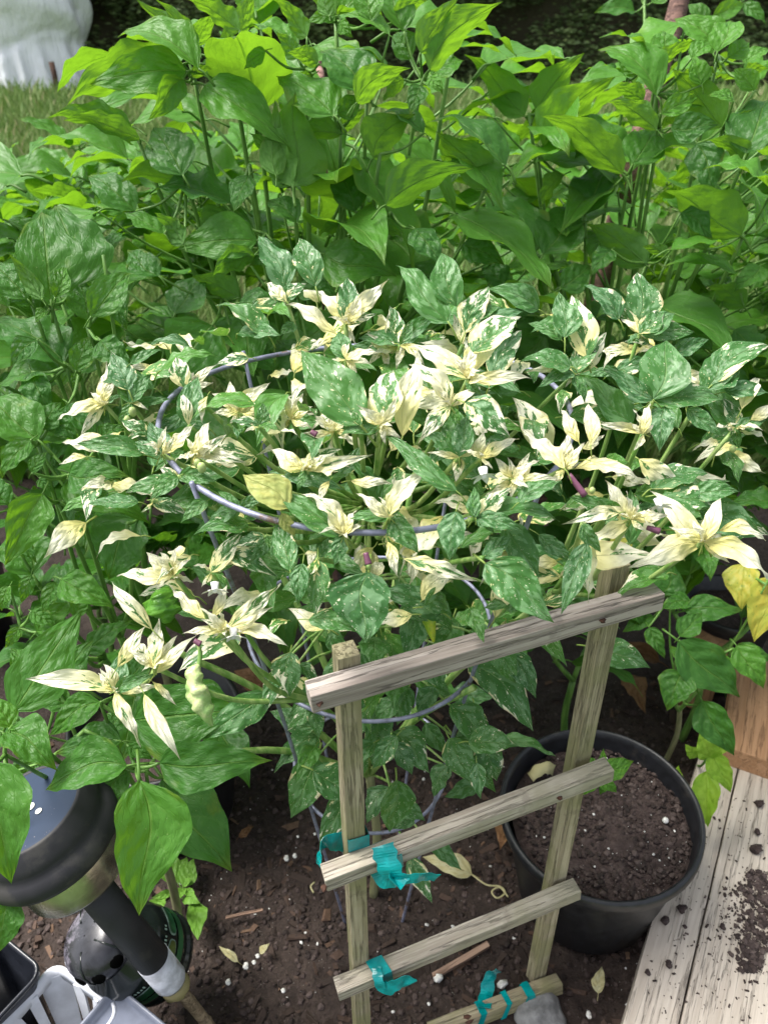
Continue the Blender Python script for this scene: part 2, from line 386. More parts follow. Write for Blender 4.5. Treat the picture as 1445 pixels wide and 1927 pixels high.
tag(scatter('soil_crumbs', 12000, (-.75, .75), (.42, 1.25), .0012, .0068, .8, 1.3, M_CRUMB), 'dark crumbs of soil covering the garden bed', 'soil', kind='stuff')
tag(scatter('perlite_grains', 300, (-.6, .6), (.42, 1.1), .0007, .0034, .8, 1.5, M_PERL, .8), 'small white perlite grains sprinkled on the soil', 'perlite', kind='stuff')

# rough grass of the yard
def blades(name, n, mat, seed):
    rs = np.random.RandomState(seed); vs = []; fs = []
    for _ in range(n):
        y = 2.3 + 15.5*rs.rand()**1.5; x = (rs.rand()*2-1)*(.62*y+.4)
        h = (.10+.28*rs.rand()**2)*(1+.25*noise.noise(Vector((x*.8, y*.8, 0))))*(1.25 if y < 6 else 1); a = rs.rand()*6.283; w = .004+.0012*y
        l = h*(.2+.5*rs.rand()); b = rs.rand()*6.283
        dx, dy = math.cos(a)*w, math.sin(a)*w; ex, ey = math.cos(b)*l, math.sin(b)*l
        i = len(vs); z = -.062
        vs += [(x-dx, y-dy, z), (x+dx, y+dy, z), (x+dx*.6+ex*.35, y+dy*.6+ey*.35, z+h*.6), (x-dx*.6+ex*.35, y-dy*.6+ey*.35, z+h*.6), (x+ex, y+ey, z+h)]
        fs += [(i, i+1, i+2, i+3), (i+3, i+2, i+4)]
    return link(name, mesh(name, vs, fs, mat))
t = NT('grass blades'); g = t.n('NewGeometry').outputs['Random Per Island']
c = t.ramp(g, [(0, (.09, .16, .03)), (.6, (.16, .27, .07)), (.9, (.26, .33, .12)), (1, (.36, .33, .18))])
tr = t.n('BsdfTranslucent'); t.put(tr.inputs[0], c); ms = t.n('MixShader'); ms.inputs[0].default_value = .3
t.t.links.new(t.bsdf(c, .6, spec=.3), ms.inputs[1]); t.t.links.new(tr.outputs[0], ms.inputs[2]); M_GRASS = t.done(ms.outputs[0])
tag(blades('grass', 80000, M_GRASS, 3), 'rough pale green grass of the yard behind the pepper plants', 'grass', kind='stuff')

# the wood behind the yard: lumpy dark mass clothed with leaf faces
def wood_y(x, z):
    y = 19.5 + .09*abs(x+1)**1.15 + 1.6*noise.noise(Vector((x*.28, z*.34, 2.2))) + .8*noise.noise(Vector((x*.8, z*.9, 7)))
    if -.5 < x < 5.5: y += 2.6*math.sin((x+.5)/6*math.pi)
    return y + .035*max(0, z-4)**2
def mat_dark():
    t = NT('wood shade'); tc = t.n('TexCoord').outputs['Object']; n = t.noise(tc, 2.2, 5)
    return t.done(t.bsdf(t.mix(n, (.05, .05, .03), (.10, .09, .05)), .95, spec=.1))
nx, nz = 90, 24
vs = [Vector((-26+52*i/nx, 0, -.4+8.4*j/nz)) for j in range(nz+1) for i in range(nx+1)]
for v in vs: v.y = wood_y(v.x, v.z)+.55
fs = [(j*(nx+1)+i, j*(nx+1)+i+1, (j+1)*(nx+1)+i+1, (j+1)*(nx+1)+i) for j in range(nz) for i in range(nx)]
b0 = len(vs)
vs += [Vector((-26+52*i/nx, 30, 0)) for i in range(nx+1)]
fs += [(nz*(nx+1)+i, nz*(nx+1)+i+1, b0+i+1, b0+i) for i in range(nx)]
wv, wf = vs, fs
wm = mesh('woodland', wv, wf, mat_dark())
rs = np.random.RandomState(8); lv, lf = [], []
for _ in range(60000):
    x = rs.uniform(-13, 13); z = rs.uniform(-.1, 7.5) if rs.rand() < .3 else rs.uniform(-.1, 3.2)
    cl = noise.noise(Vector((x*1.1, z*1.3, 3)))
    if cl < -.12 and rs.rand() < .75: continue
    p = Vector((x, wood_y(x, z)+rs.uniform(-.35, .75)-.35*cl, z)); s = rs.uniform(.045, .11)
    m = Matrix.Rotation(rs.uniform(0, 6.28), 3, 'Z') @ Matrix.Rotation(rs.uniform(-1.1, 1.1), 3, 'X')
    i = len(lv)
    lv += [p+m @ Vector((-s, 0, 0)), p+m @ Vector((0, -s*.45, .02)), p+m @ Vector((s, 0, 0)), p+m @ Vector((0, s*.45, .02))]
    lf.append((i, i+1, i+2, i+3))
t = NT('wood leaves'); g = t.n('NewGeometry').outputs['Random Per Island']; tc = t.n('TexCoord').outputs['Object']
c = t.ramp(t.M('ADD', t.M('MULTIPLY', g, .6), t.M('MULTIPLY', t.noise(tc, .5, 3), .5)), [(.15, (.06, .095, .035)), (.55, (.115, .175, .06)), (.85, (.17, .23, .08)), (1, (.26, .24, .11))])
M_WL = t.done(t.bsdf(c, .6, spec=.25))
wlm = mesh('woodland_leaves', lv, lf, M_WL, False)
wd = link('woodland', wm); tag(wd, 'dark mass of woodland closing off the far side of the yard', 'woodland', kind='stuff')
wl = link('leaves', wlm, wd); tag(wl, kind='stuff')

# ---------------------------------------------------------------- white sheet over something in the yard
def white_cover():
    c = on_z(18, 172, -.06); c.y += 1.0
    root = empty('covered_stack', c, 'tall thing in the yard wrapped in a white sheet', 'cover')
    seg = 160; prof = [(1.58, 0.0), (1.53, .25), (1.47, .55), (1.42, .85), (1.50, 1.05), (1.60, 1.35), (1.62, 1.8), (1.45, 2.25), (1.0, 2.55), (.35, 2.68), (0.01, 2.7)]
    pr = catmull([Vector((r, z, 0)) for r, z in prof], 6); vs = []
    for q in pr:
        for k in range(seg):
            a = 2*math.pi*k/seg; r, z = q.x, q.y
            low = max(0, 1-abs(z-.25)/.8); hi = max(0, 1-abs(z-1.4)/.6)
            f = 1+low*(.075*math.sin(a*19+1.6*math.sin(a*5)+z*.7)+.03*math.sin(a*33+z*2)) + hi*.075*math.sin(a*6+z*4.5+1.5*math.sin(a*3)) - .035*math.exp(-((z-.9+.22*math.sin(a*3+.6))/.09)**2) + .02*noise.noise(Vector((math.cos(a)*3, math.sin(a)*3, z*2.5)))
            vs.append(Vector((r*f*math.cos(a), r*f*.8*math.sin(a), z+.05*math.sin(a*4)*max(0, .6-z))))
    n = len(pr); fs = [(i*seg+k, i*seg+(k+1) % seg, (i+1)*seg+(k+1) % seg, (i+1)*seg+k) for i in range(n-1) for k in range(seg)]
    t = NT('white sheet'); tc = t.n('TexCoord').outputs['Object']; nz = t.noise(tc, 2.5, 5, .6)
    link('sheet', mesh('sheet', vs, fs, t.done(t.bsdf(t.mix(nz, (.86, .87, .91), (.90, .91, .93)), .55, t.bump(t.noise(t.map(tc, (3, 3, .7)), 1.5, 4), .12), spec=.3))), root)
    rm = simple('rusty pole', (.09, .045, .03), .8, 0, 8)
    v, f = tube_geo([Vector((1.14, -1.32, 0)), Vector((1.15, -1.30, .3)), Vector((1.13, -1.28, .56))], .055, 8)
    link('pole', mesh('pole', v, f, rm), root)
white_cover()

# ---------------------------------------------------------------- leaves
def leaf_mesh(kind, seed):
    rd = random.Random(seed); NU, NV = 18, 8
    if kind == 'G': wk = .52; arch = rd.uniform(.05, .20); fold = rd.uniform(.05, .65); wav = rd.uniform(.02, .055); tw = rd.uniform(-.5, .5); tipc = rd.uniform(.0, .42)
    elif kind == 'V': wk = .46; arch = rd.uniform(.03, .18); fold = rd.uniform(.0, .55); wav = rd.uniform(.012, .04); tw = rd.uniform(-.5, .5); tipc = rd.uniform(-.1, .35)
    else: wk = .33; arch = rd.uniform(.02, .19); fold = rd.uniform(-.4, .6); wav = rd.uniform(.02, .055); tw = rd.uniform(-1.1, 1.1); tipc = rd.uniform(-.3, .5)
    peak = {'G': .31, 'V': .35, 'C': .40}[kind]+rd.uniform(-.04, .04); asym = rd.uniform(-.08, .08); ph = rd.uniform(0, 6.28); sway = rd.uniform(-.06, .06)
    fr = rd.uniform(2.2, 3.6); pts = []; uvs = []
    def half(u):
        if u < peak: s = u/peak; return (math.sin(s*math.pi/2)**(.56 if kind != 'C' else .85))
        s = (u-peak)/(1-peak); return max(0, (1-s**1.75)**1.25 if kind != 'C' else (1-s**1.5)**1.3)
    for i in range(NU+1):
        u = (i/NU)**.92 if i else 0
        cx = u; cz = arch*4*u*(1-u)*.9 - tipc*max(0, u-.62)**2*3.2; cy = sway*math.sin(u*math.pi)+sway*.6*math.sin(u*6.28)
        roll = tw*(u-.4)
        for j in range(NV+1):
            v = -1+2*j/NV; h = half(u)*wk*.5*(1+asym*(1 if v > 0 else -1))
            h *= 1+(.035*math.sin(u*23+ph+(1.5 if v > 0 else 0))+.07*noise.noise(Vector((u*4.2, ph*3, 5 if v > 0 else 9))))
            y = v*h; z = fold*abs(y)*(1-.5*u) + wav*math.sin(u*6.28*fr+ph+(2.0 if v > 0 else 0))*abs(v)**1.7*min(1, u*5)*(1 if u < .93 else .4)
            yy = y*math.cos(roll)-z*math.sin(roll); zz = y*math.sin(roll)+z*math.cos(roll)
            pts.append(Vector((cx, cy+yy, cz+zz))); uvs.append((u, (v+1)/2))
    # bring the tip onto (1,0,0)
    tip = pts[NU*(NV+1)+NV//2].copy(); q = tip.rotation_difference(Vector((1, 0, 0))); k = 1/tip.length
    pts = [q @ p*k for p in pts]
    fs = [(i*(NV+1)+j, (i+1)*(NV+1)+j, (i+1)*(NV+1)+j+1, i*(NV+1)+j+1) for i in range(NU) for j in range(NV)]
    # stalk
    sl_ = rd.uniform(.14, .24); r = .011
    sp = catmull([Vector((.015, 0, -.002)), Vector((-.35*sl_, 0, -.02)), Vector((-sl_, 0, -.07-.4*sl_))], 3)
    v2, f2 = tube_geo(sp, lambda s: r*(1+.25*s), 5); b = len(pts)
    pts += v2; uvs += [(-.05, .5)]*len(v2); fs += [tuple(i+b for i in f) for f in f2]
    me = mesh(kind+'leaf', pts, fs, None, True, uvs); return me, wk, abs(tipc)+arch+abs(tw)*.3
POOL = {}; CURV = {}
for kd, cnt in (('G', 26), ('V', 24), ('C', 24)):
    for s in range(cnt):
        me, wk, cv = leaf_mesh(kd, 100*ord(kd)+s); me.materials.append(MG if kd == 'G' else MV); POOL.setdefault(kd, []).append((me, wk)); CURV.setdefault(kd, []).append((cv, s))
SPECIAL = {}
def special(kind, s, mat):
    key = (kind, s, mat.name)
    if key not in SPECIAL:
        me, wk = POOL[kind][s]; me = me.copy(); me.materials.clear(); me.materials.append(mat); SPECIAL[key] = (me, wk)
    return SPECIAL[key]
rl = random.Random(77)
def put_leaf(root, b, tp, w, face, kind, color, mat=None, name='leaf', roll=None, thick=None):
    a = tp-b; L = a.length; c = (CAMP-(b+tp)*.5).normalized(); U = Vector((0, 0, 1)); rv = Vector((rl.uniform(-1, 1), rl.uniform(-1, 1), rl.uniform(-1, 1)))
    if face == 'u': n = c*.75+U*.55+rv*.38
    elif face == 'f': n = c*1.0+rv*.15
    elif face == 'e': n = U+c*.12+rv*.22
    elif face == 'b': n = U*.75-c*.95+rv*.25
    else: n = U+rv*.45
    F3 = frame(a, n); nz = F3.col[2]
    s = rl.randrange(len(POOL[kind])) if face != 'f' else rl.choice(sorted(CURV[kind])[:9])[1]; me, wk = special(kind, s, mat) if mat else POOL[kind][s]
    app = max(.5, abs(nz.dot(c))) if face in 'ufeb' else 1
    wt = min(w/app, max(w, .66))*(.80 if kind == 'C' else .9 if kind == 'V' and face != 'f' else 1)
    o = bpy.data.objects.new(name, me); COL.objects.link(o); o.parent = root
    M4 = F3.to_4x4() @ Matrix.Diagonal((L, L*wt/wk, L*(.85 if kind != 'C' else 1), 1)); M4.translation = b-root.location
    o.matrix_basis = M4; o.color = (*color, 1); return o
def tipdepth(bx, by, tx, ty, d):
    up = (by-ty)/FPX*d; ln = math.hypot(bx-tx, by-ty)/FPX*d
    return d + (.45*up if up > 0 else .12*up) + rl.uniform(-.12, .12)*ln
def branch(root, pts, r0, r1, mat, name='branch', n=5, seg=6):
    v, f = tube_geo(local(root, catmull(pts, n)), lambda s: r0+(r1-r0)*s, seg); return link(name, mesh(name, v, f, mat), root)
# ---------------------------------------------------------------- the variegated pepper plant
VC, VS = (0.0, .82, .72), (.46, .30, .36)
vp = empty('variegated_pepper_plant', (-.02, .80, 0), 'cream and green variegated pepper plant growing through the wire cage', 'pepper plant')
def vbase(px, py, off=0): return ell(px, py, VC, VS)+off
def vcol(c): return (c/100, rl.uniform(.15, .9) if c > 80 else rl.uniform(0, .5), 0)
prim = []
b0 = vp.location.copy()
branch(vp, [b0+Vector((0, 0, -.02)), b0+Vector((.008, .004, .16)), b0+Vector((-.004, .0, .34))], .0085, .0075, M_WSTEM, 'stem', 6, 8)
fork = b0+Vector((-.004, 0, .34))
for k, (ax, ay, h) in enumerate([(-.26, -.06, .66), (-.16, .10, .74), (-.07, -.15, .66), (.06, .13, .80), (.13, -.13, .66), (.24, -.02, .72), (.28, .10, .70), (.0, .0, .84), (-.24, -.12, .52)]):
    e = Vector((b0.x+ax, b0.y+ay, h)); m = fork.lerp(e, .5)+Vector((0, 0, .03)); prim.append((m, e)); prim.append((fork.lerp(e, .3), m))
    branch(vp, [fork-Vector((0, 0, .01)), m, e], .0058, .0042, M_VSTEM)
vs_, fs_, uv_, cr_at = [], [], [], []
def vstuff(b, tp, w, face, cream):
    a = tp-b; L = a.length; c = (CAMP-b).normalized(); n = (c*.5+Vector((0, 0, .7)) if face == 'u' else Vector((0, 0, 1)))+Vector((rl.uniform(-1, 1), rl.uniform(-1, 1), rl.uniform(-1, 1)))*.5
    F3 = frame(a, n); me, wk = POOL['C' if cream > .65 else 'V'][rl.randrange(24)]; o_ = len(vs_); cr_at.extend([cream]*len(me.vertices))
    uvl = me.uv_layers[0].data; uvv = {}
    for lp in me.loops: uvv[lp.vertex_index] = tuple(uvl[lp.index].uv)
    for v in me.vertices:
        vs_.append(F3 @ Vector((v.co.x*L, v.co.y*L*w/wk, v.co.z*L))+b-vp.location); uv_.append(uvv.get(v.index, (0, .5)))
    fs_.extend(tuple(i+o_ for i in p.vertices) for p in me.polygons)
def shoot(cx, cy, off, leaves, stem=True):
    d0 = vbase(cx, cy, off); c3 = P(cx, cy, d0)
    if stem:
        m, e = min(prim, key=lambda q: (q[1]-c3).length); mid = e.lerp(c3, .55)+Vector((0, 0, -.25*(c3-e).length*.5))
        branch(vp, [e, mid, c3], .0036, .0024, M_VSTEM)
    for l in leaves:
        tx, ty, w, c = l[:4]; bx, by = l[4] if len(l) > 4 and l[4] else (cx, cy); fc = l[5] if len(l) > 5 else 'u'
        db = d0 + (rl.uniform(-.012, .012)); dt = tipdepth(bx, by, tx, ty, db)
        if math.hypot(tx-bx, ty-by) < 45: vstuff(P(bx, by, db), P(tx, ty, dt), w/100*(.8 if c >= 65 else 1), 'u', c/100); continue
        put_leaf(vp, P(bx, by, db), P(tx, ty, dt), w/100, fc, 'C' if (c >= 65 and w < 47) else 'V', vcol(c))
    cr_ = [l for l in leaves if l[3] >= 70]
    if len(cr_) >= 4:
        for k in range(4): ROS.append((c3, d0))
    return c3
ROS = []
S = shoot
S(540, 568, .0, [(487, 443, 38, 15, (537, 544)), (563, 447, 42, 30, (594, 540)), (502, 532, 45, 70), (577, 533, 60, 50), (528, 632, 70, 22, (553, 606)), (575, 590, 40, 40)])
S(650, 610, .0, [(599, 547, 36, 88), (731, 525, 30, 92), (539, 573, 27, 92, (634, 630)), (681, 554, 36, 85), (655, 521, 36, 40), (618, 597, 30, 90), (710, 590, 42, 50), (691, 603, 30, 80), (670, 649, 34, 92), (580, 661, 30, 92, (627, 639)), (672, 575, 30, 90)])
S(651, 677, -.01, [(636, 623, 70, 6), (720, 670, 30, 96), (615, 682, 30, 93), (669, 722, 34, 97), (700, 690, 36, 90), (629, 672, 34, 96)])
S(679, 800, -.03, [(566, 658, 42, 28, None, 'f'), (643, 817, 40, 15), (655, 770, 40, 40)])
S(715, 800, -.03, [(741, 696, 45, 58), (786, 667, 32, 82, (757, 822)), (672, 770, 36, 96), (755, 826, 42, 96), (640, 820, 40, 20), (690, 840, 42, 60), (726, 838, 40, 90)])
S(847, 765, -.05, [(769, 686, 36, 76), (907, 741, 34, 98), (784, 838, 44, 66), (960, 824, 62, 52, (874, 758)), (838, 722, 38, 97), (866, 748, 50, 97), (865, 800, 50, 20)])
S(881, 713, -.05, [(771, 649, 36, 76), (980, 596, 48, 60, (888, 665)), (1000, 712, 28, 92), (935, 634, 42, 97), (905, 745, 50, 20), (900, 690, 45, 98), (893, 652, 36, 96)])
S(871, 648, .0, [(745, 500, 32, 5, (843, 606), 'e'), (829, 476, 42, 10, (861, 578)), (919, 538, 36, 55, (875, 627)), (985, 587, 30, 3, (895, 623), 'e'), (944, 578, 36, 12, (885, 600)), (853, 590, 34, 80), (860, 620, 36, 70)])
S(753, 650, .03, [(733, 575, 42, 48), (822, 589, 34, 6), (674, 637, 40, 20), (822, 648, 42, 10), (776, 605, 36, 30), (700, 670, 40, 90), (800, 690, 36, 90), (745, 700, 40, 92)])
S(720, 660, .06, [(690, 620, 45, 92), (760, 625, 45, 92), (765, 670, 40, 93), (690, 690, 40, 90), (730, 705, 40, 96)], False)
S(1081, 704, .0, [(1051, 549, 48, 18, (1062, 636)), (992, 608, 38, 12, (1056, 640)), (1075, 555, 36, 62, (1104, 674)), (977, 681, 46, 22, (1073, 690)), (987, 700, 26, 94, (1060, 690)), (1104, 621, 42, 52), (1141, 625, 34, 68), (1062, 730, 40, 94), (1100, 760, 44, 20), (1010, 730, 40, 25), (1128, 650, 40, 35)])
S(1202, 628, .02, [(1198, 513, 50, 38, (1198, 610)), (1249, 585, 42, 40), (1098, 536, 42, 28, (1164, 602)), (1160, 570, 30, 50), (1220, 613, 30, 94), (1164, 597, 28, 97), (1307, 625, 42, 28), (1334, 638, 40, 12, (1262, 666)), (1180, 655, 45, 15), (1240, 660, 36, 94, (1210, 650)), (1270, 590, 40, 20)])
S(1228, 753, -.03, [(1254, 640, 52, 14, None, 'f'), (1132, 693, 38, 26), (1362, 753, 34, 20), (1358, 821, 45, 14, (1292, 768)), (1092, 708, 42, 4, (1190, 798)), (1240, 850, 66, 10, (1250, 765)), (1300, 710, 42, 25)])
S(1209, 817, -.03, [(1115, 795, 24, 97), (1224, 760, 30, 94), (1190, 850, 40, 97), (1230, 800, 40, 92)])
S(1326, 735, -.02, [(1364, 660, 50, 18), (1447, 651, 28, 42, (1341, 723)), (1281, 700, 38, 99, (1322, 749)), (1447, 740, 36, 12, (1364, 738)), (1300, 745, 40, 96), (1395, 690, 44, 20)])
S(1383, 806, -.03, [(1360, 749, 42, 45), (1334, 719, 50, 12), (1443, 790, 38, 10), (1442, 836, 26, 80), (1424, 711, 34, 97, (1395, 770)), (1373, 820, 60, 50), (1300, 850, 30, 90, (1350, 830)), (1390, 845, 50, 12), (1455, 760, 42, 97, (1412, 790))])
S(1062, 882, -.04, [(981, 804, 33, 98), (1055, 770, 36, 98, (1089, 833)), (1106, 758, 34, 97, (1111, 838)), (1138, 818, 32, 98, (1095, 845)), (1202, 907, 30, 98, (1111, 867)), (1179, 900, 30, 98, (1081, 882)), (1068, 815, 42, 98), (1028, 863, 50, 97), (1024, 916, 38, 82), (1090, 850, 40, 97)])
S(1187, 978, -.06, [(1138, 903, 40, 99), (1056, 987, 32, 74, (1164, 965)), (1090, 1027, 30, 97), (1258, 969, 38, 99), (1070, 935, 44, 20, (1170, 962)), (1205, 945, 34, 99), (1215, 1000, 40, 96)])
S(1322, 1021, -.08, [(1222, 923, 40, 98), (1356, 936, 32, 98), (1341, 955, 34, 99), (1440, 1018, 30, 98, (1352, 999)), (1452, 1095, 33, 98), (1181, 1068, 40, 98), (1372, 1059, 38, 98), (1258, 991, 40, 98), (1300, 975, 40, 98), (1330, 985, 40, 99), (1345, 1000, 40, 99)])
S(1300, 930, -.03, [(1434, 1008, 56, 12, (1315, 961)), (1334, 893, 48, 36, (1224, 920), 'e'), (1240, 880, 50, 15), (1390, 925, 50, 15), (1352, 955, 40, 30, (1245, 932))])
S(1096, 985, -.03, [(1107, 1135, 32, 90, (1100, 1000)), (1055, 1157, 36, 22, (1104, 1021)), (1013, 1092, 52, 8, (949, 985)), (1075, 1060, 42, 12, (1013, 1006)), (1130, 1040, 50, 15)])
S(908, 1050, -.05, [(1042, 1172, 50, 20, (912, 1060), 'f'), (965, 1010, 50, 15)])
S(895, 974, -.05, [(724, 820, 22, 14, (860, 925)), (892, 915, 40, 5), (963, 916, 40, 62), (1053, 982, 24, 8, None, 'e'), (1057, 905, 38, 18, (975, 946)), (846, 1055, 64, 8, (858, 962)), (985, 1000, 40, 12), (930, 1005, 45, 12), (870, 940, 40, 8)])
S(732, 974, -.03, [(807, 885, 38, 90), (670, 928, 38, 98), (788, 1043, 52, 20, (740, 970), 'f'), (648, 977, 34, 8), (760, 935, 42, 45), (712, 935, 36, 94)])
S(646, 1008, -.02, [(625, 941, 42, 97), (629, 1064, 62, 14), (568, 930, 34, 86), (690, 990, 36, 96), (509, 920, 34, 14), (600, 1010, 50, 12, (640, 1000)), (672, 960, 36, 95)])
S(694, 1066, -.03, [(688, 1211, 88, 18, (694, 1076), 'f'), (899, 1094, 27, 74, (757, 1051)), (750, 1087, 40, 86, (729, 1019))])
S(598, 1053, -.02, [(594, 1160, 52, 46), (573, 1090, 40, 52), (523, 972, 36, 28, (546, 1074)), (690, 1190, 38, 30, (580, 1166)), (620, 1010, 40, 25), (560, 1140, 50, 20, (570, 1060))])
S(864, 860, -.02, [(853, 765, 50, 8), (802, 852, 28, 96), (857, 907, 52, 82), (905, 830, 36, 96), (830, 790, 42, 15), (880, 780, 45, 10), (800, 815, 45, 20)])
S(905, 863, -.03, [(976, 826, 36, 90), (909, 812, 44, 97), (928, 886, 36, 95), (865, 850, 34, 96), (940, 850, 40, 94)])
S(964, 901, -.03, [(1013, 868, 36, 97), (1052, 902, 34, 98), (930, 860, 40, 97), (910, 935, 36, 96), (960, 940, 42, 96), (995, 925, 36, 97)])
S(573, 884, -.02, [(511, 846, 48, 98), (703, 855, 24, 82), (645, 845, 36, 60), (648, 922, 38, 14, (535, 894)), (598, 948, 42, 92, (620, 905)), (738, 911, 34, 88, (660, 905)), (600, 860, 40, 94), (660, 880, 30, 95), (560, 925, 40, 15)])
S(629, 811, .05, [(590, 790, 40, 96), (660, 785, 40, 96), (665, 835, 40, 95), (600, 840, 40, 94), (640, 770, 36, 97), (570, 815, 40, 92)])
S(549, 790, .06, [(500, 770, 40, 95), (590, 765, 40, 96), (545, 745, 36, 97), (520, 820, 40, 95), (590, 810, 36, 96), (570, 740, 34, 95)])
S(198, 762, .02, [(201, 680, 28, 91), (109, 790, 32, 93), (151, 822, 34, 78), (170, 739, 40, 95), (235, 745, 40, 10)])
S(246, 758, .02, [(210, 661, 48, 28, (243, 735)), (287, 703, 40, 5), (325, 751, 28, 4), (307, 658, 30, 8, (245, 685)), (281, 772, 30, 94), (191, 822, 34, 95, (228, 812)), (220, 710, 40, 15), (222, 800, 45, 6), (265, 735, 45, 8)])
S(305, 855, .0, [(144, 834, 32, 30, (272, 856)), (369, 795, 34, 92), (249, 831, 42, 36), (281, 793, 46, 22), (111, 874, 28, 94, (163, 859)), (330, 820, 42, 80), (285, 845, 40, 70)])
S(364, 859, .01, [(397, 793, 36, 96), (407, 828, 36, 97), (428, 817, 30, 64), (350, 824, 40, 97), (329, 869, 40, 95), (466, 871, 32, 72), (385, 890, 40, 92), (375, 820, 36, 97)])
S(336, 897, -.01, [(236, 928, 40, 42), (284, 940, 60, 12), (410, 905, 45, 15), (300, 880, 45, 60)])
S(288, 942, -.01, [(163, 949, 30, 10, (262, 945)), (352, 968, 46, 52), (340, 985, 46, 14, (391, 942)), (265, 965, 30, 70), (300, 912, 40, 95)])
S(450, 776, .06, [(433, 717, 34, 95), (480, 736, 42, 96), (400, 741, 42, 92), (400, 779, 40, 90), (509, 720, 36, 96), (470, 800, 40, 94), (430, 800, 40, 93), (520, 775, 36, 95), (480, 760, 40, 97)])
S(353, 731, .05, [(331, 672, 46, 58), (410, 686, 32, 92), (336, 717, 45, 93), (402, 720, 40, 95), (367, 700, 40, 96)])
S(355, 800, .02, [(374, 708, 46, 10), (381, 798, 34, 92, (391, 745)), (340, 740, 34, 80)])
S(488, 803, .0, [(433, 793, 38, 42), (530, 812, 50, 30), (495, 758, 50, 28), (460, 815, 40, 80), (510, 790, 46, 20)])
S(217, 1301, -.01, [(48, 1278, 27, 77), (265, 1407, 30, 82), (333, 1328, 26, 92, (287, 1282)), (232, 1226, 52, 20), (293, 1267, 38, 10), (194, 1249, 40, 94), (304, 1290, 30, 86), (215, 1262, 45, 30), (160, 1290, 36, 80)])
S(272, 1306, .0, [(341, 1432, 26, 95)], False)
S(289, 1255, .01, [(211, 1094, 27, 72, (287, 1185)), (277, 1176, 40, 86, (222, 1255)), (300, 1163, 40, 82), (335, 1195, 34, 96), (374, 1193, 29, 95, (295, 1267)), (255, 1200, 42, 90), (280, 1210, 36, 95), (262, 1225, 44, 40)])
S(424, 1187, -.02, [(318, 1100, 31, 94, (386, 1164)), (428, 1100, 34, 98, (399, 1164)), (529, 1098, 32, 68), (517, 1141, 30, 98), (543, 1217, 28, 98), (343, 1193, 28, 98), (415, 1145, 42, 99), (459, 1191, 50, 98), (400, 1200, 40, 97)])
S(328, 1083, .02, [(276, 1039, 46, 96), (220, 1085, 32, 82), (361, 1052, 34, 97), (366, 1096, 34, 95), (298, 1110, 40, 94), (318, 1062, 40, 97)])
S(398, 1078, .03, [(457, 1000, 38, 62), (523, 1085, 40, 50, (419, 1042)), (494, 1025, 34, 45), (361, 1066, 34, 96), (380, 1105, 46, 94), (430, 1105, 46, 30)])
S(500, 1010, .04, [(426, 1011, 36, 86, (455, 959)), (470, 1060, 50, 15), (530, 1040, 50, 20), (440, 1030, 45, 40)])
S(455, 960, .0, [(390, 985, 45, 20), (500, 925, 45, 30), (410, 925, 45, 12)])
for bx, by, tx, ty in ((544, 957, 457, 893), (530, 965, 555, 1010)):
    d = vbase(bx, by, -.03); put_leaf(vp, P(bx, by, d), P(tx, ty, d+.01), .62 if bx == 544 else .5, 'u', 'V', (.5, .5, 0), M_YEL)
# lower speckled leaves behind the trellis
for bx, by, tx, ty, w, c, d in [(596, 1425, 547, 1540, 62, 30, 1.06), (643, 1481, 601, 1596, 52, 36, 1.05), (709, 1321, 700, 1440, 50, 28, 1.0), (846, 1326, 926, 1418, 54, 28, .98), (855, 1387, 933, 1492, 48, 14, 1.03),
    (879, 1250, 1003, 1377, 48, 32, .96), (961, 1222, 1008, 1314, 52, 30, .95), (738, 1378, 808, 1455, 66, 32, 1.0), (733, 1481, 690, 1550, 70, 26, 1.06), (740, 1500, 800, 1545, 66, 20, 1.06), (770, 1613, 813, 1700, 46, 42, 1.09),
    (808, 1590, 869, 1638, 44, 4, 1.12), (606, 1326, 541, 1375, 52, 36, .98), (770, 1293, 747, 1365, 72, 20, .97), (547, 1227, 545, 1312, 78, 36, .87), (507, 1307, 378, 1392, 46, 22, .93), (845, 1440, 815, 1500, 70, 20, 1.06),
    (640, 1290, 690, 1380, 52, 24, .98), (900, 1480, 835, 1500, 55, 6, 1.08), (520, 1260, 500, 1340, 50, 40, .9), (700, 1250, 640, 1230, 60, 20, .95), (560, 1250, 600, 1290, 50, 35, .88), (800, 1360, 840, 1420, 55, 8, 1.04),
    (650, 1400, 660, 1470, 55, 25, 1.07), (780, 1540, 740, 1560, 60, 25, 1.1), (820, 1120, 850, 1190, 60, 20, .86), (700, 1180, 640, 1150, 60, 10, .92), (790, 1130, 770, 1190, 60, 25, .9), (620, 1190, 650, 1250, 60, 15, .9), (1000, 1130, 1020, 1200, 50, 20, .9)]:
    b = P(bx, by, d); a = Vector((vp.location.x, vp.location.y, max(.12, b.z-.05)))
    put_leaf(vp, b, P(tx, ty, tipdepth(bx, by, tx, ty, d)), w/100, 'u', 'V', vcol(c))
    branch(vp, [a, a.lerp(b, .55)+Vector((0, 0, .025)), b], .0022, .0015, M_VSTEM, 'petiole', 4, 5)
for _ in range(26):      # hanging leaves low in the cage
    px, py = rl.uniform(540, 930), rl.uniform(1150, 1480); d = rl.uniform(.93, 1.04); b = P(px, py, d); L = rl.uniform(60, 105); th = rl.gauss(0, .6)+(px-735)/420
    put_leaf(vp, b, P(px+L*math.sin(th), py+L*math.cos(th), d+rl.uniform(-.02, .02)), rl.uniform(.5, .7), 'u', 'V', vcol(rl.choice((8, 15, 20, 28, 35))))
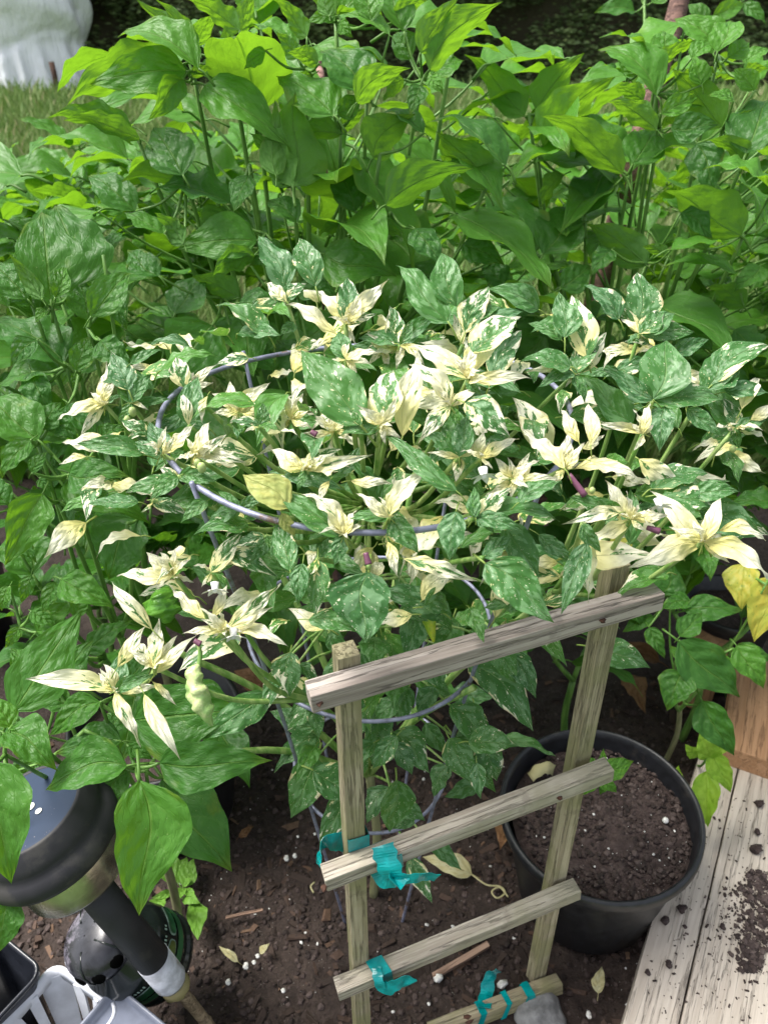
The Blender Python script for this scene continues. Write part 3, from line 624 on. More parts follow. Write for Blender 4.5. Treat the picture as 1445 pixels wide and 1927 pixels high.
# the many smaller leaves between the large ones, joined
for _ in range(330):
    px, py = rl.uniform(160, 1440), rl.uniform(560, 1190)
    if ((px-760)/640)**2+((py-870)/330)**2 > 1: continue
    if px < 500 and rl.random() < .6: continue
    d = ell(px, py, VC, VS)+rl.uniform(.02, .14); b = P(px, py, d); th = rl.uniform(0, 6.283); dr = Vector((math.cos(th), math.sin(th)*.8-.2, rl.uniform(-.45, .5))).normalized()
    vstuff(b, b+dr*rl.uniform(.035, .075), rl.uniform(.3, .5), 'u', rl.choice((.05, .1, .12, .2, .3, .5, .8, .9, .96)))
for _ in range(62):      # shaded inner leaves
    th = rl.uniform(0, 6.283); r = rl.random()**.5*.85; z = rl.uniform(.5, .98)
    k = math.sqrt(max(.05, 1-((z-VC[2])/VS[2])**2))
    b = Vector((VC[0]+math.cos(th)*VS[0]*r*k*.8, VC[1]+.03+math.sin(th)*VS[1]*r*k*.8, z-.06)); dr = Vector((math.cos(th), math.sin(th), rl.uniform(-.5, .25))).normalized()
    vstuff(b, b+dr*rl.uniform(.06, .09), rl.uniform(.42, .6), 'r', rl.choice((.04, .08, .12, .18, .25, .35, .6)))
for c3, d0 in ROS:       # the small new leaves in the heart of each rosette
    th = rl.uniform(0, 6.283); dr = Vector((math.cos(th)*.8, math.sin(th)*.8-.15, rl.uniform(.25, 1.0))).normalized(); b = c3+(CAMP-c3).normalized()*.004
    vstuff(b, b+dr*rl.uniform(.014, .034), rl.uniform(.26, .36), 'u', rl.choice((.97, .98, .99, .8)))
fm = mesh('foliage', vs_, fs_, MVI, True, uv_); at_ = fm.attributes.new('cream', 'FLOAT', 'POINT'); at_.data.foreach_set('value', cr_at)
tag(link('foliage', fm, vp), kind='stuff')
# flowers, buds, purple joints, pods
M_PETAL = simple('white petal', (.80, .80, .76), .5); M_BUD = simple('flower bud', (.36, .45, .16), .5, 0, 90)
def flower(root, p, r, dirn, name='flower'):
    q = Vector((0, 0, 1)).rotation_difference(dirn).to_matrix(); parts = []
    for k in range(6):
        a = k*math.pi/3; m = Matrix.Rotation(a, 3, 'Z')
        vs = [q @ (m @ Vector(v)*r)+p for v in ((0, 0, 0), (.45, -.30, .12), (1.0, -.12, .30), (1.15, 0, .42), (1.0, .12, .30), (.45, .30, .12))]
        parts.append((vs, [(0, 1, 2, 3, 4, 5)]))
    parts.append(tube_geo([p-q @ Vector((0, 0, r*.55)), p, p+q @ Vector((0, 0, r*.35))], lambda s: r*.38*(1-.5*s), 8))
    v, f = merge(parts); return link(name, mesh(name, local(root, v), f, M_PETAL), root)
for px, py, off in ((910, 893, -.07), (405, 1108, -.02), (1240, 950, -.08), (440, 1195, -.03)):
    flower(vp, P(px, py, vbase(px, py, off)), .011, Vector((.1, -.75, -.6)).normalized())
def ball_geo(p, r, seg=8, sq=1.0, jit=0):
    pr = [(r*math.sin(math.pi*i/6), -r*sq*math.cos(math.pi*i/6)) for i in range(7)]; pr[0] = (r*.01, -r*sq); pr[-1] = (r*.01, r*sq)
    v, f = lathe_geo(pr, seg); return [p+q*(1+jit*noise.noise(q*300+p*50)) for q in v], f
for px, py, off, r in ((1114, 923, -.05, .0045), (1378, 845, -.04, .006), (380, 880, -.01, .007), (372, 872, -.01, .006), (950, 990, -.06, .005), (250, 775, .02, .007), (240, 790, .02, .006)):
    v, f = ball_geo(P(px, py, vbase(px, py, off)), r*.62, 10, 1.3, .15); link('bud', mesh('bud', local(vp, v), f, M_BUD), vp)
for (x1, y1, x2, y2), off in (((1070, 893, 1100, 933), -.045), ((688, 1040, 694, 1062), -.035), ((1217, 993, 1240, 1000), -.07), ((366, 1205, 378, 1212), -.01), ((585, 812, 596, 818), .03)):
    d = vbase(x1, y1, off); v, f = tube_geo(local(vp, catmull([P(x1, y1, d), P((x1+x2)/2, (y1+y2)/2, d), P(x2, y2, d)], 3)), lambda s: .0024+.0010*s, 7)
    link('purple_joint', mesh('purple_joint', v, f, M_PURP), vp)
def pod(root, pts, rads, mat, name='pepper_pod', lump=.12, seg=14):
    pp = catmull(pts, 7); n = len(pp)
    def rf(s):
        k = s*(len(rads)-1); i = min(int(k), len(rads)-2); return rads[i]+(rads[i+1]-rads[i])*(k-i)
    v, f = tube_geo(local(root, pp), rf, seg)
    ctr = [local(root, [q])[0] for q in pp]
    for i, q in enumerate(v):
        c = ctr[min(i//seg, n-1)]; v[i] = c+(q-c)*(1+lump*2.2*noise.noise(q*110)+lump*noise.noise(q*260))
    return link(name, mesh(name, v, f, mat), root)
def mat_pod(name, c1, c2):
    t = NT(name); tc = t.n('TexCoord').outputs['Object']; n = t.noise(tc, 55, 4, .6)
    return t.done(t.bsdf(t.mix(t.ss(n, .42, .56), c1, c2), .3, t.bump(t.noise(tc, 120, 3), .002), spec=.5))
M_POD1 = mat_pod('streaked pod', (.26, .42, .13), (.48, .56, .25)); M_POD2 = mat_pod('green pod', (.07, .22, .02), (.12, .31, .03)); M_POD3 = mat_pod('yellow pod', (.42, .48, .03), (.26, .40, .03))
d = vbase(375, 1300, -.02)
pod(vp, [P(374, 1250, d), P(366, 1268, d-.002), P(372, 1300, d-.004), P(384, 1335, d-.004), P(399, 1366, d)], [.003, .0075, .0098, .0082, .0012], M_POD1, lump=.22)
branch(vp, [P(372, 1210, d), P(377, 1230, d), P(374, 1255, d)], .0018, .0026, M_VSTEM, 'petiole', 4, 5)
d = .93; pod(vp, [P(300, 1108, d), P(306, 1125, d), P(312, 1150, d), P(316, 1172, d)], [.006, .021, .019, .004], M_POD2, lump=.25)
d = .90; pod(vp, [P(803, 1095, d), P(806, 1130, d), P(808, 1170, d), P(816, 1208, d)], [.008, .010, .008, .0015], M_POD3)

# ---------------------------------------------------------------- green pepper plants placed from the photograph
def gcol(y, yel=0): return (min(1, max(0, y+rl.uniform(-.1, .1))), yel, 0)
def skeleton(root, base, tips, r0, mat=M_STEM, fork=.42):
    """main stem to a fork, then a limb towards every tip"""
    top = Vector((base.x, base.y, 0)); hz = sum(t.z for t in tips)/len(tips)*fork
    top = Vector((base.x*.8+.2*sum(t.x for t in tips)/len(tips), base.y*.85+.15*sum(t.y for t in tips)/len(tips), hz))
    branch(root, [base-Vector((0, 0, .02)), base.lerp(top, .5)+Vector((.01, 0, 0)), top], r0, r0*.85, M_WSTEM, 'stem', 5, 8)
    order = sorted(tips, key=lambda q: math.atan2(q.y-top.y, q.x-top.x)); k = 0
    while k < len(order):
        grp = order[k:k+4]; k += 4
        hub = top.lerp(sum(grp, Vector())/len(grp), .52); hub.z -= .02
        branch(root, [top-Vector((0, 0, .01)), top.lerp(hub, .5)+Vector(((hub.x-top.x)*.15, 0, -.01)), hub], r0*.72, r0*.55, mat)
        for t_ in grp:
            m = hub.lerp(t_, .5); m.x += (t_.x-hub.x)*.10; m.z -= .02
            branch(root, [hub-(hub-top).normalized()*.008, m, t_], r0*.45, r0*.26, mat)
    return top
def hand(root, rows, C=None, Sz=None, tips=None, twig=M_STEM):
    for row in rows:
        bx, by, tx, ty, w, fc, y = row[:7]; d = row[7] if len(row) > 7 and row[7] else ell(bx, by, C, Sz)+rl.uniform(-.05, .05)
        kw = {}; mat = row[8] if len(row) > 8 else None
        b = P(bx, by, d); dt = tipdepth(bx, by, tx, ty, d)
        if fc == 'b': dt = d - .25*abs(by-ty)/FPX*d - .1*abs(bx-tx)/FPX*d
        tp = P(tx, ty, dt)
        put_leaf(root, b, tp, w/100, fc, 'G', gcol(y, rl.uniform(0, .25)), mat)
        if tips:
            e = min(tips, key=lambda q: (q-b).length); L = (e-b).length
            if .015 < L < .4:
                branch(root, [e, e.lerp(b, .5)-Vector((0, 0, L*.10)), b], .0026, .0016, twig, 'petiole', 3, 5)
def tipset(pts, C, Sz, off=.03): return [P(x, y, (ell(x, y, C, Sz)+off) if len(q) == 0 else q[0]) for x, y, *q in pts]

def fillvol(root, C, Sz, n, leaf, young, zmin=.3, rmax=.85, seed=0):
    rd = random.Random(seed); k = 0
    while k < n:
        q = Vector((rd.uniform(-1, 1), rd.uniform(-1, 1), rd.uniform(-1.6, 1)))
        hr = math.hypot(q.x, q.y); 
        if hr*hr+max(0, q.z)**2 > rmax*rmax or hr < .15: continue
        b = Vector((C[0]+q.x*Sz[0], C[1]+q.y*Sz[1], C[2]+q.z*Sz[2]))
        if b.z < zmin: continue
        k += 1; dr = Vector((q.x/hr+rd.uniform(-.8, .8), q.y/hr+rd.uniform(-.8, .8), rd.uniform(-.75, .35))).normalized(); y = young*max(0, min(1, (b.z-.55)/.6))
        L = leaf*rd.uniform(.7, 1.15); put_leaf(root, b, b+dr*L, rd.uniform(.46, .66), 'r', 'G', gcol(y, rd.uniform(0, .2)))
        if k % 2: 
            a = Vector((root.location.x*.5+b.x*.5, root.location.y*.5+b.y*.5, b.z-.12)); branch(root, [a, a.lerp(b, .6)-Vector((0, 0, .01)), b], .0028, .0016, M_STEM, 'petiole', 3, 5)
# B: the tall plant straight behind
BC, BS = (-.16, 1.50, .98), (.62, .36, .46)
pb = empty('tall_pepper_plant', (-.14, 1.42, 0), 'tall green pepper plant with big pointed leaves right behind the variegated one', 'pepper plant', 'green pepper plants in the bed')
BT = tipset([(365, 140), (440, 150), (575, 130), (632, 40), (795, 150), (640, 240), (715, 290), (470, 310), (552, 350), (260, 262), (690, 190), (850, 100), (920, 340), (470, 60), (350, 340), (500, 440), (620, 470), (735, 400), (420, 560), (560, 560), (330, 600), (820, 520)], BC, BS)
skeleton(pb, pb.location.copy(), BT, .011)
hand(pb, [(352, 134, 169, 159, 42, 'u', .55), (345, 149, 279, 226, 48, 'u', .6), (345, 120, 125, 200, 34, 'b', .8), (375, 130, 222, 70, 26, 'e', .7), (249, 239, 88, 222, 28, 'b', .5), (265, 262, 118, 228, 28, 'b', .7),
 (349, 96, 256, -2, 28, 'b', .9), (372, 90, 290, -5, 28, 'b', .9), (372, 85, 408, 28, 80, 'b', .8), (452, 58, 343, -3, 36, 'b', .9), (437, 156, 424, 44, 88, 'b', .55), (385, 160, 546, 281, 38, 'u', .75), (360, 143, 400, 130, 60, 'b', .9), (455, 60, 478, -20, 50, 'b', .9),
 (345, 330, 290, 240, 56, 'u', .1), (352, 338, 229, 342, 38, 'b', .35), (440, 384, 282, 366, 46, 'e', .1), (256, 397, 166, 332, 36, 'u', .1), (485, 452, 333, 470, 52, 'u', .7), (430, 400, 380, 470, 60, 'b', .2),
 (629, 217, 520, 143, 38, 'u', .65), (636, 217, 680, 180, 60, 'u', .6), (625, 215, 612, 230, 60, 'u', .7), (644, 252, 545, 264, 38, 'b', .4), (644, 250, 690, 203, 46, 'b', .5), (552, 352, 556, 172, 78, 'b', .75), (548, 350, 468, 250, 56, 'b', .75), (520, 330, 517, 186, 40, 'b', .8),
 (702, 298, 782, 214, 88, 'b', .35), (671, 194, 774, 128, 46, 'b', .85), (811, 143, 834, 180, 62, 'u', .75), (811, 143, 874, 114, 48, 'u', .8), (807, 132, 947, 3, 44, 'b', .95), (791, 101, 864, -6, 42, 'b', 1), (846, 93, 955, 108, 34, 'e', .9), (772, 112, 745, 62, 55, 'u', .4), (729, 128, 625, 93, 36, 'e', .7),
 (563, 85, 452, 60, 34, 'e', .7), (578, 70, 510, -4, 42, 'b', .9), (632, 30, 575, 42, 45, 'u', .8), (632, 30, 732, 56, 36, 'e', .8), (632, 25, 560, -35, 50, 'b', .9), (640, 25, 702, -25, 50, 'u', .7), (640, 40, 665, 72, 60, 'u', .7), (733, 66, 640, 27, 36, 'e', .8), (741, 43, 808, -3, 40, 'b', .9), (620, 30, 610, -45, 50, 'b', .9), (760, 60, 720, -20, 50, 'u', .6), (700, 40, 680, -20, 50, 'u', .5),
 (688, 172, 602, 96, 80, 'u', .0), (798, 250, 715, 214, 40, 'e', .2), (952, 312, 803, 230, 40, 'e', .05), (912, 358, 820, 248, 50, 'b', .5), (725, 386, 890, 317, 40, 'b', .3), (668, 398, 640, 322, 66, 'u', .0), (610, 478, 747, 521, 62, 'u', .35), (600, 120, 540, 100, 60, 'b', .8), (500, 95, 460, 130, 60, 'b', .9), (590, 140, 560, 190, 55, 'b', .5), (560, 110, 520, 60, 60, 'b', .9),
 (760, 150, 720, 190, 60, 'b', .6), (790, 160, 770, 220, 46, 'u', .1), (470, 330, 440, 400, 60, 'u', .1), (560, 420, 500, 380, 55, 'u', .15), (640, 420, 600, 450, 55, 'b', .3), (700, 430, 760, 450, 50, 'b', .3), (400, 612, 318, 738, 82, 'u', .1), (440, 640, 520, 700, 80, 'u', .0), (325, 597, 250, 602, 55, 'e', .25), (325, 597, 384, 560, 58, 'e', .3), (330, 590, 392, 520, 90, 'u', .05),
 (450, 560, 360, 520, 60, 'b', .2), (450, 570, 540, 590, 60, 'u', .0), (560, 540, 640, 560, 60, 'u', .0), (600, 720, 520, 640, 70, 'u', .0), (480, 480, 400, 520, 70, 'b', .3), (840, 540, 760, 500, 60, 'u', .0), (870, 460, 950, 500, 66, 'u', .0), (780, 430, 830, 500, 66, 'u', .05), (540, 470, 470, 500, 60, 'u', .05), (300, 520, 240, 470, 55, 'u', .1), (181, 490, 242, 438, 52, 'u', .1), (310, 440, 230, 400, 50, 'e', .3), (345, 460, 290, 400, 55, 'b', .4)], BC, BS, BT)
fillvol(pb, BC, BS, 205, .18, .7, .42, .92, 1)
# C: the plants on the right behind
CC, CS = (.60, 1.62, .96), (.52, .36, .44)
pc = empty('tall_pepper_plant', (.52, 1.55, 0), 'leafy green pepper plant beside the bark covered stake', 'pepper plant', 'green pepper plants in the bed')
CT = tipset([(995, 215), (1010, 285), (1183, 330), (1240, 240), (1235, 175), (1240, 115), (1350, 105), (1360, 240), (1400, 300), (1400, 440), (1217, 495), (1010, 475), (1100, 410), (1390, 515), (1055, 540), (1300, 560), (1250, 600), (1180, 150)], CC, CS)
skeleton(pc, pc.location.copy(), CT, .011)
hand(pc, [(987, 219, 873, 102, 38, 'b', .7), (1009, 211, 1099, 99, 52, 'b', 1), (1020, 275, 1157, 144, 52, 'b', .85), (1171, 328, 1017, 219, 32, 'b', .55), (1156, 298, 1088, 211, 46, 'u', .5), (1186, 324, 1344, 290, 28, 'e', .85), (1190, 309, 1238, 239, 70, 'u', .6),
 (1235, 245, 1141, 192, 38, 'b', .85), (1243, 234, 1304, 217, 36, 'b', .8), (1243, 214, 1312, 181, 34, 'u', .6), (1235, 181, 1124, 94, 38, 'e', .8), (1179, 147, 1096, 136, 44, 'e', .6), (1239, 124, 1128, 70, 36, 'e', .7), (1245, 110, 1247, 58, 95, 'u', .65), (1232, 128, 1312, 75, 32, 'b', .9), (1341, 102, 1267, 35, 44, 'u', .7), (1349, 98, 1380, 42, 44, 'u', .7), (1368, 109, 1408, 80, 44, 'u', .7),
 (1356, 241, 1265, 130, 50, 'b', .95), (1379, 241, 1422, 206, 50, 'b', .9), (1402, 290, 1444, 188, 40, 'u', .1), (1394, 313, 1325, 264, 52, 'b', .4), (1452, 360, 1320, 320, 34, 'e', .8), (1394, 445, 1250, 358, 48, 'b', .4), (1217, 501, 1102, 420, 44, 'b', .3), (1002, 483, 904, 362, 54, 'u', .1), (1021, 479, 1086, 384, 62, 'u', .1), (1387, 520, 1243, 505, 40, 'e', .4), (1262, 470, 1388, 479, 42, 'e', .3), (1254, 483, 1208, 464, 46, 'b', .6),
 (1055, 543, 1112, 500, 62, 'u', .1), (1100, 404, 1152, 308, 62, 'u', .0), (1262, 240, 1352, 236, 60, 'u', .0), (1310, 270, 1345, 370, 60, 'u', .0), (1290, 130, 1350, 150, 45, 'e', .9), (1300, 110, 1340, 80, 45, 'u', .8), (1390, 150, 1447, 130, 45, 'b', .95), (1400, 120, 1450, 95, 45, 'u', .7), (1380, 190, 1330, 180, 50, 'u', .7), (1420, 170, 1380, 130, 50, 'u', .8), (1290, 190, 1345, 200, 50, 'u', .7), (1200, 140, 1160, 110, 50, 'u', .7), (1260, 170, 1275, 215, 55, 'u', .7), (1210, 190, 1150, 165, 50, 'b', .7), (1320, 160, 1300, 110, 50, 'u', .8),
 (1430, 500, 1380, 550, 60, 'u', .2), (1400, 580, 1330, 540, 60, 'b', .3), (1440, 420, 1390, 400, 50, 'e', .5), (1330, 470, 1290, 420, 55, 'b', .3), (1280, 400, 1340, 450, 60, 'u', .05), (1150, 470, 1110, 520, 60, 'u', .0), (1180, 560, 1120, 600, 65, 'u', .0), (1280, 600, 1340, 660, 70, 'u', .0), (1380, 620, 1440, 690, 70, 'u', .0), (1330, 700, 1420, 740, 70, 'u', .0), (960, 540, 900, 500, 60, 'u', .0), (1000, 560, 960, 610, 65, 'u', .0), (940, 430, 980, 480, 55, 'u', .05), (1060, 330, 1020, 390, 60, 'b', .5), (1120, 250, 1080, 300, 60, 'u', .05)], CC, CS, CT)
fillvol(pc, CC, CS, 205, .17, .75, .42, .92, 2)
# D: glossy plant at the left
DC, DS = (-.52, 1.13, .86), (.30, .24, .28)
pd_ = empty('glossy_pepper_plant', (-.44, 1.10, 0), 'dark glossy green pepper plant with puckered upright leaves beside the grass', 'pepper plant', 'green pepper plants in the bed')
DT = tipset([(97, 575), (165, 615), (125, 690), (150, 700), (60, 570), (195, 480), (235, 665)], DC, DS, .01)
skeleton(pd_, pd_.location.copy(), DT, .009)
hand(pd_, [(97, 565, 79, 398, 48, 'f', .15), (138, 546, 104, 386, 54, 'f', .1), (53, 563, -12, 498, 55, 'u', .15), (80, 563, 17, 476, 32, 'b', .6), (166, 604, 149, 527, 46, 'u', .3), (172, 596, 247, 513, 48, 'u', .25), (91, 585, 67, 609, 66, 'u', .5), (122, 682, -17, 608, 60, 'u', .05), (119, 698, -8, 736, 38, 'e', .35), (144, 698, 167, 633, 52, 'u', .35), (152, 704, 137, 732, 62, 'u', .6), (232, 665, 308, 660, 30, 'e', .3), (105, 560, 125, 500, 40, 'u', .5), (60, 575, 10, 560, 50, 'u', .3), (70, 640, 20, 690, 60, 'u', .05), (200, 560, 240, 620, 60, 'u', .05), (190, 640, 250, 700, 60, 'u', .0), (60, 700, 100, 780, 60, 'u', .05), (30, 750, 60, 830, 60, 'u', .05), (130, 760, 180, 840, 66, 'u', .05)], DC, DS, DT)
fillvol(pd_, DC, DS, 24, .13, .2, seed=3)
# E: plant in the black pot at the left
EC, ES = (-.44, .95, .70), (.26, .20, .30)
pe = empty('potted_pepper_plant', (-.42, .98, .02), 'green pepper plant with yellow edged leaves standing in a black pot', 'pepper plant', 'green pepper plants in the bed')
ET = tipset([(73, 835), (110, 945), (130, 895), (63, 1085), (116, 1090), (240, 985), (40, 1180), (150, 1230)], EC, ES, .02)
skeleton(pe, pe.location.copy(), ET, .009)
hand(pe, [(81, 929, 9, 1065, 52, 'f', .5), (73, 828, -32, 752, 52, 'u', .4), (71, 804, 117, 757, 72, 'u', .0), (59, 828, 3, 901, 44, 'u', .3), (135, 893, 284, 987, 44, 'u', .25), (130, 893, 246, 898, 52, 'u', .1), (262, 975, 205, 1092, 92, 'u', .1), (63, 1082, 18, 1005, 92, 'u', .15), (116, 1090, 217, 1146, 50, 'u', .65), (59, 1082, 40, 1135, 52, 'u', .2), (105, 1095, 81, 1154, 54, 'u', .25), (19, 1103, 4, 1150, 55, 'u', .4), (70, 1190, 155, 1130, 52, 'u', .6), (162, 1228, 252, 1167, 44, 'u', .1), (60, 890, 90, 850, 50, 'u', .1), (75, 900, 105, 930, 45, 'u', .15), (150, 940, 200, 900, 60, 'u', .05), (20, 950, -20, 900, 60, 'u', .2), (40, 1180, 10, 1220, 50, 'u', .5), (60, 1150, 110, 1180, 55, 'u', .5), (140, 1160, 165, 1110, 60, 'u', .4), (170, 960, 150, 1010, 60, 'u', .0), (30, 1020, 70, 1060, 60, 'u', .05), (100, 780, 150, 830, 60, 'u', .05), (190, 830, 240, 800, 60, 'u', .0)], EC, ES, ET)
fillvol(pe, EC, ES, 10, .11, .1, .35, .8, 4)
# F: front left plant
pf = empty('front_pepper_plant', (-.36, .74, 0), 'green pepper plant leaning over the round solar lamp', 'pepper plant', 'green pepper plants in the bed')
FT = [P(255, 1445, .86), P(30, 1350, .86), P(190, 1325, .92), P(160, 1375, .93), P(275, 1450, .95), P(110, 1300, .95), P(10, 1420, .84)]
skeleton(pf, pf.location.copy(), FT, .008, fork=.5)
hand(pf, [(262, 1468, 262, 1723, 56, 'f', .62, .80), (300, 1436, 513, 1431, 44, 'f', .22, .86), (240, 1441, 86, 1488, 46, 'u', .3, .84), (306, 1464, 437, 1640, 62, 'f', .05, 1.0), (190, 1321, 94, 1384, 46, 'u', .3, .86), (252, 1356, 463, 1333, 62, 'f', .05, .93), (8, 1379, 109, 1451, 60, 'u', .35, .83), (27, 1340, 156, 1148, 48, 'f', .3, .86), (-22, 1432, 22, 1664, 50, 'f', .55, .78), (105, 1292, 178, 1203, 62, 'u', .2, .92), (230, 1395, 104, 1418, 50, 'u', .1, .93), (240, 1450, 190, 1535, 60, 'u', .15, .95), (15, 1690, -4, 1795, 66, 'u', .25, .86), (20, 1370, -15, 1310, 55, 'u', .7, .84), (18, 1372, 45, 1400, 50, 'u', .8, .83), (70, 1420, 30, 1500, 60, 'u', .1, .97), (240, 1400, 290, 1430, 50, 'u', .3, .87), (130, 1330, 70, 1300, 60, 'u', .1, .95), (60, 1270, 20, 1220, 60, 'u', .2, .93), (200, 1380, 250, 1330, 70, 'u', .0, .98), (240, 1280, 300, 1220, 70, 'u', .0, 1.0), (330, 1350, 380, 1290, 66, 'u', .0, 1.0), (20, 1455, 60, 1500, 60, 'u', .2, .95)], tips=FT)
# H: plant at the right beside the boards
ph_ = empty('small_pepper_plant', tuple(on_z(1250, 1432, 0)), 'small green pepper plant with one yellow leaf beside the boards', 'pepper plant', 'green pepper plants in the bed')
hd = 1.26
HT = [P(1278, 1205, hd), P(1290, 1265, hd), P(1318, 1325, hd), P(1380, 1220, hd+.05), P(1440, 1100, hd+.03), P(1260, 1120, hd+.1)]
skeleton(ph_, ph_.location.copy(), HT, .006, fork=.4)
hand(ph_, [(1275, 1206, 1391, 1312, 50, 'f', .15, hd), (1278, 1198, 1320, 1153, 66, 'u', .2, hd), (1288, 1150, 1398, 1148, 46, 'u', .05, hd+.05), (1302, 1135, 1238, 1146, 54, 'u', .15, hd+.06), (1240, 1118, 1266, 1056, 90, 'u', .05, hd+.1), (1284, 1262, 1254, 1338, 82, 'f', .1, hd), (1320, 1318, 1381, 1422, 54, 'f', .15, hd), (1385, 1215, 1436, 1297, 66, 'u', .45, hd+.04), (1380, 1221, 1452, 1245, 52, 'u', .25, hd+.06), (1285, 1250, 1262, 1215, 70, 'u', .25, hd+.05), (1230, 1160, 1170, 1190, 50, 'u', .1, hd+.15), (1220, 1180, 1250, 1240, 50, 'u', .1, hd+.1), (1180, 1130, 1210, 1180, 60, 'u', .1, hd+.15), (1350, 1230, 1370, 1290, 60, 'u', .3, hd+.05),
 (1446, 1085, 1418, 1208, 64, 'f', .5, hd+.05, M_YEL2), (1400, 1060, 1395, 1150, 70, 'f', .5, hd+.08, M_YEL2), (1160, 1000, 1170, 1060, 70, 'u', .3, hd+.1, M_YEL2)], tips=HT)

# ---------------------------------------------------------------- green pepper plants grown by rule behind them
def grow(name, label, base, h, spread, seed, leaf=.13, young=.5, levels=4, fill=1.0):
    rd = random.Random(seed); root = empty(name, base, label, 'pepper plant', 'green pepper plants in the bed'); geo = []; base = Vector(base); lv_ = []
    def rec(p, d, L, r, lev):
        e = p+d*L; m = p.lerp(e, .5)+Vector((rd.uniform(-1, 1), rd.uniform(-1, 1), 0))*L*.06
        geo.append(tube_geo(local(root, catmull([p, m, e], 3)), lambda s: r*(1-.25*s), 6))
        t = lev/levels
        for k in range(2 if lev > 0 else 0):
            a = rd.uniform(0, 6.283); lv_.append((m.lerp(e, k), Vector((math.cos(a), math.sin(a), rd.uniform(-.35, .35))), rd.uniform(.75, 1.1), t))
        if lev == levels:
            n = rd.randint(4, 6)
            for k in range(n):
                a = 6.283*k/n+rd.uniform(-.4, .4); lv_.append((e, Vector((math.cos(a), math.sin(a), rd.uniform(.0, .75))), rd.uniform(.45, .95), 1.2))
            return
        az = rd.uniform(0, 6.283); ang = rd.uniform(.38, .62)*spread
        for s in (1, -1):
            ax = Vector((math.cos(az), math.sin(az), 0)); nd = (d+ax*math.tan(ang)*s); nd.z = max(nd.z, .35); rec(e, nd.normalized(), L*rd.uniform(.66, .84), r*.7, lev+1)
    rec(base-Vector((0, 0, .02)), Vector((rd.uniform(-.08, .08), rd.uniform(-.08, .08), 1)).normalized(), h*.34, .0085, 0)
    v, f = merge(geo); link('stem', mesh('stem', v, f, M_STEM), root)
    rd.shuffle(lv_)
    for p, dr, s, t in lv_[:int(len(lv_)*fill)]:
        dr = dr.normalized(); L = leaf*s; b = p+dr*L*.2+Vector((0, 0, L*.1)); a = dr.copy(); a.z -= rd.uniform(.05, .45)
        put_leaf(root, b, b+a.normalized()*L, rd.uniform(.46, .62), 'r', 'G', (max(0, min(1, young*t+rd.uniform(-.12, .15))), rd.uniform(0, .2), 0))
    return root
for nm, lb, base, h, sp, sd, lf_, yg, lev, fl in [
 ('green_pepper_plant', 'loose pale green pepper plant at the far left edge of the bed beside the grass', (-1.25, 2.15, 0), 1.06, 1.0, 1, .17, .6, 4, 1),
 ('green_pepper_plant', 'pale green pepper plant in the far row below the white wrapped stack', (-.86, 2.25, 0), 1.08, 1.0, 2, .17, .65, 4, 1),
 ('green_pepper_plant', 'green pepper plant in the shade left of the tall plant', (-.78, 1.62, 0), 1.05, 1.1, 3, .17, .45, 4, 1),
 ('green_pepper_plant', 'bright green pepper plant in the far row between the two tall plants', (.30, 2.15, 0), 1.10, 1.0, 4, .16, .75, 4, 1),
 ('green_pepper_plant', 'bright green pepper plant in the far row behind the tall plant', (-.28, 2.15, 0), 1.15, 1.0, 5, .17, .7, 4, 1),
 ('green_pepper_plant', 'bright green pepper plant beyond the bark covered stake', (.98, 2.2, 0), 1.28, 1.0, 6, .15, .8, 4, 1),
 ('green_pepper_plant', 'green pepper plant at the right edge behind the boards', (.98, 1.55, 0), 1.05, 1.0, 7, .15, .6, 4, .9),
 ('green_pepper_plant', 'low dark green pepper plant in deep shade behind the black pot', (.40, 1.13, 0), .62, 1.2, 8, .14, .05, 3, 1),
 ('green_pepper_plant', 'low dark green pepper plant in deep shade behind the cage', (-.10, 1.22, 0), .72, 1.2, 9, .15, .1, 3, 1),
 ('green_pepper_plant', 'low dark green pepper plant in shade between the left plants', (-.62, 1.30, 0), .68, 1.2, 10, .15, .0, 3, .8),
 ('green_pepper_plant', 'dark green pepper plant in shade right of the variegated plant', (.66, 1.16, 0), .72, 1.1, 11, .14, .08, 3, 1),
 ('green_pepper_plant', 'dark green pepper plant in the shade under the tall plants', (.24, 1.52, 0), .8, 1.1, 12, .15, .2, 4, .7)]:
    grow(nm, lb, base, h, sp, sd, lf_, yg, lev, fl)
# the sprig that stands by itself against the dark wood, top right
pj = empty('green_pepper_plant', (.72, 1.95, 0), 'thin upright pepper stem with grey green leaves against the dark wood', 'pepper plant', 'green pepper plants in the bed')
jd = 1.95; j0 = P(1212, 10, jd)
branch(pj, [pj.location.copy(), P(1205, 300, jd+.05), P(1212, 80, jd), j0, P(1215, -40, jd)], .006, .003, M_STEM, 'stem')
hand(pj, [(1194, 23, 1117, 24, 40, 'u', .05, jd), (1225, 5, 1265, -20, 45, 'u', .4, jd), (1205, -5, 1170, -40, 45, 'u', .6, jd), (1240, 40, 1225, 75, 50, 'u', .1, jd), (1330, 40, 1290, 10, 45, 'u', .5, jd), (1340, 30, 1400, 10, 42, 'u', .7, jd), (1340, 45, 1335, 90, 50, 'u', .1, jd), (1400, 5, 1440, 45, 42, 'u', .2, jd)], tips=[j0, P(1335, 35, jd), P(1212, 60, jd)])
branch(pj, [P(1212, 80, jd), P(1280, 70, jd), P(1335, 35, jd), P(1400, 0, jd)], .003, .0018, M_STEM)
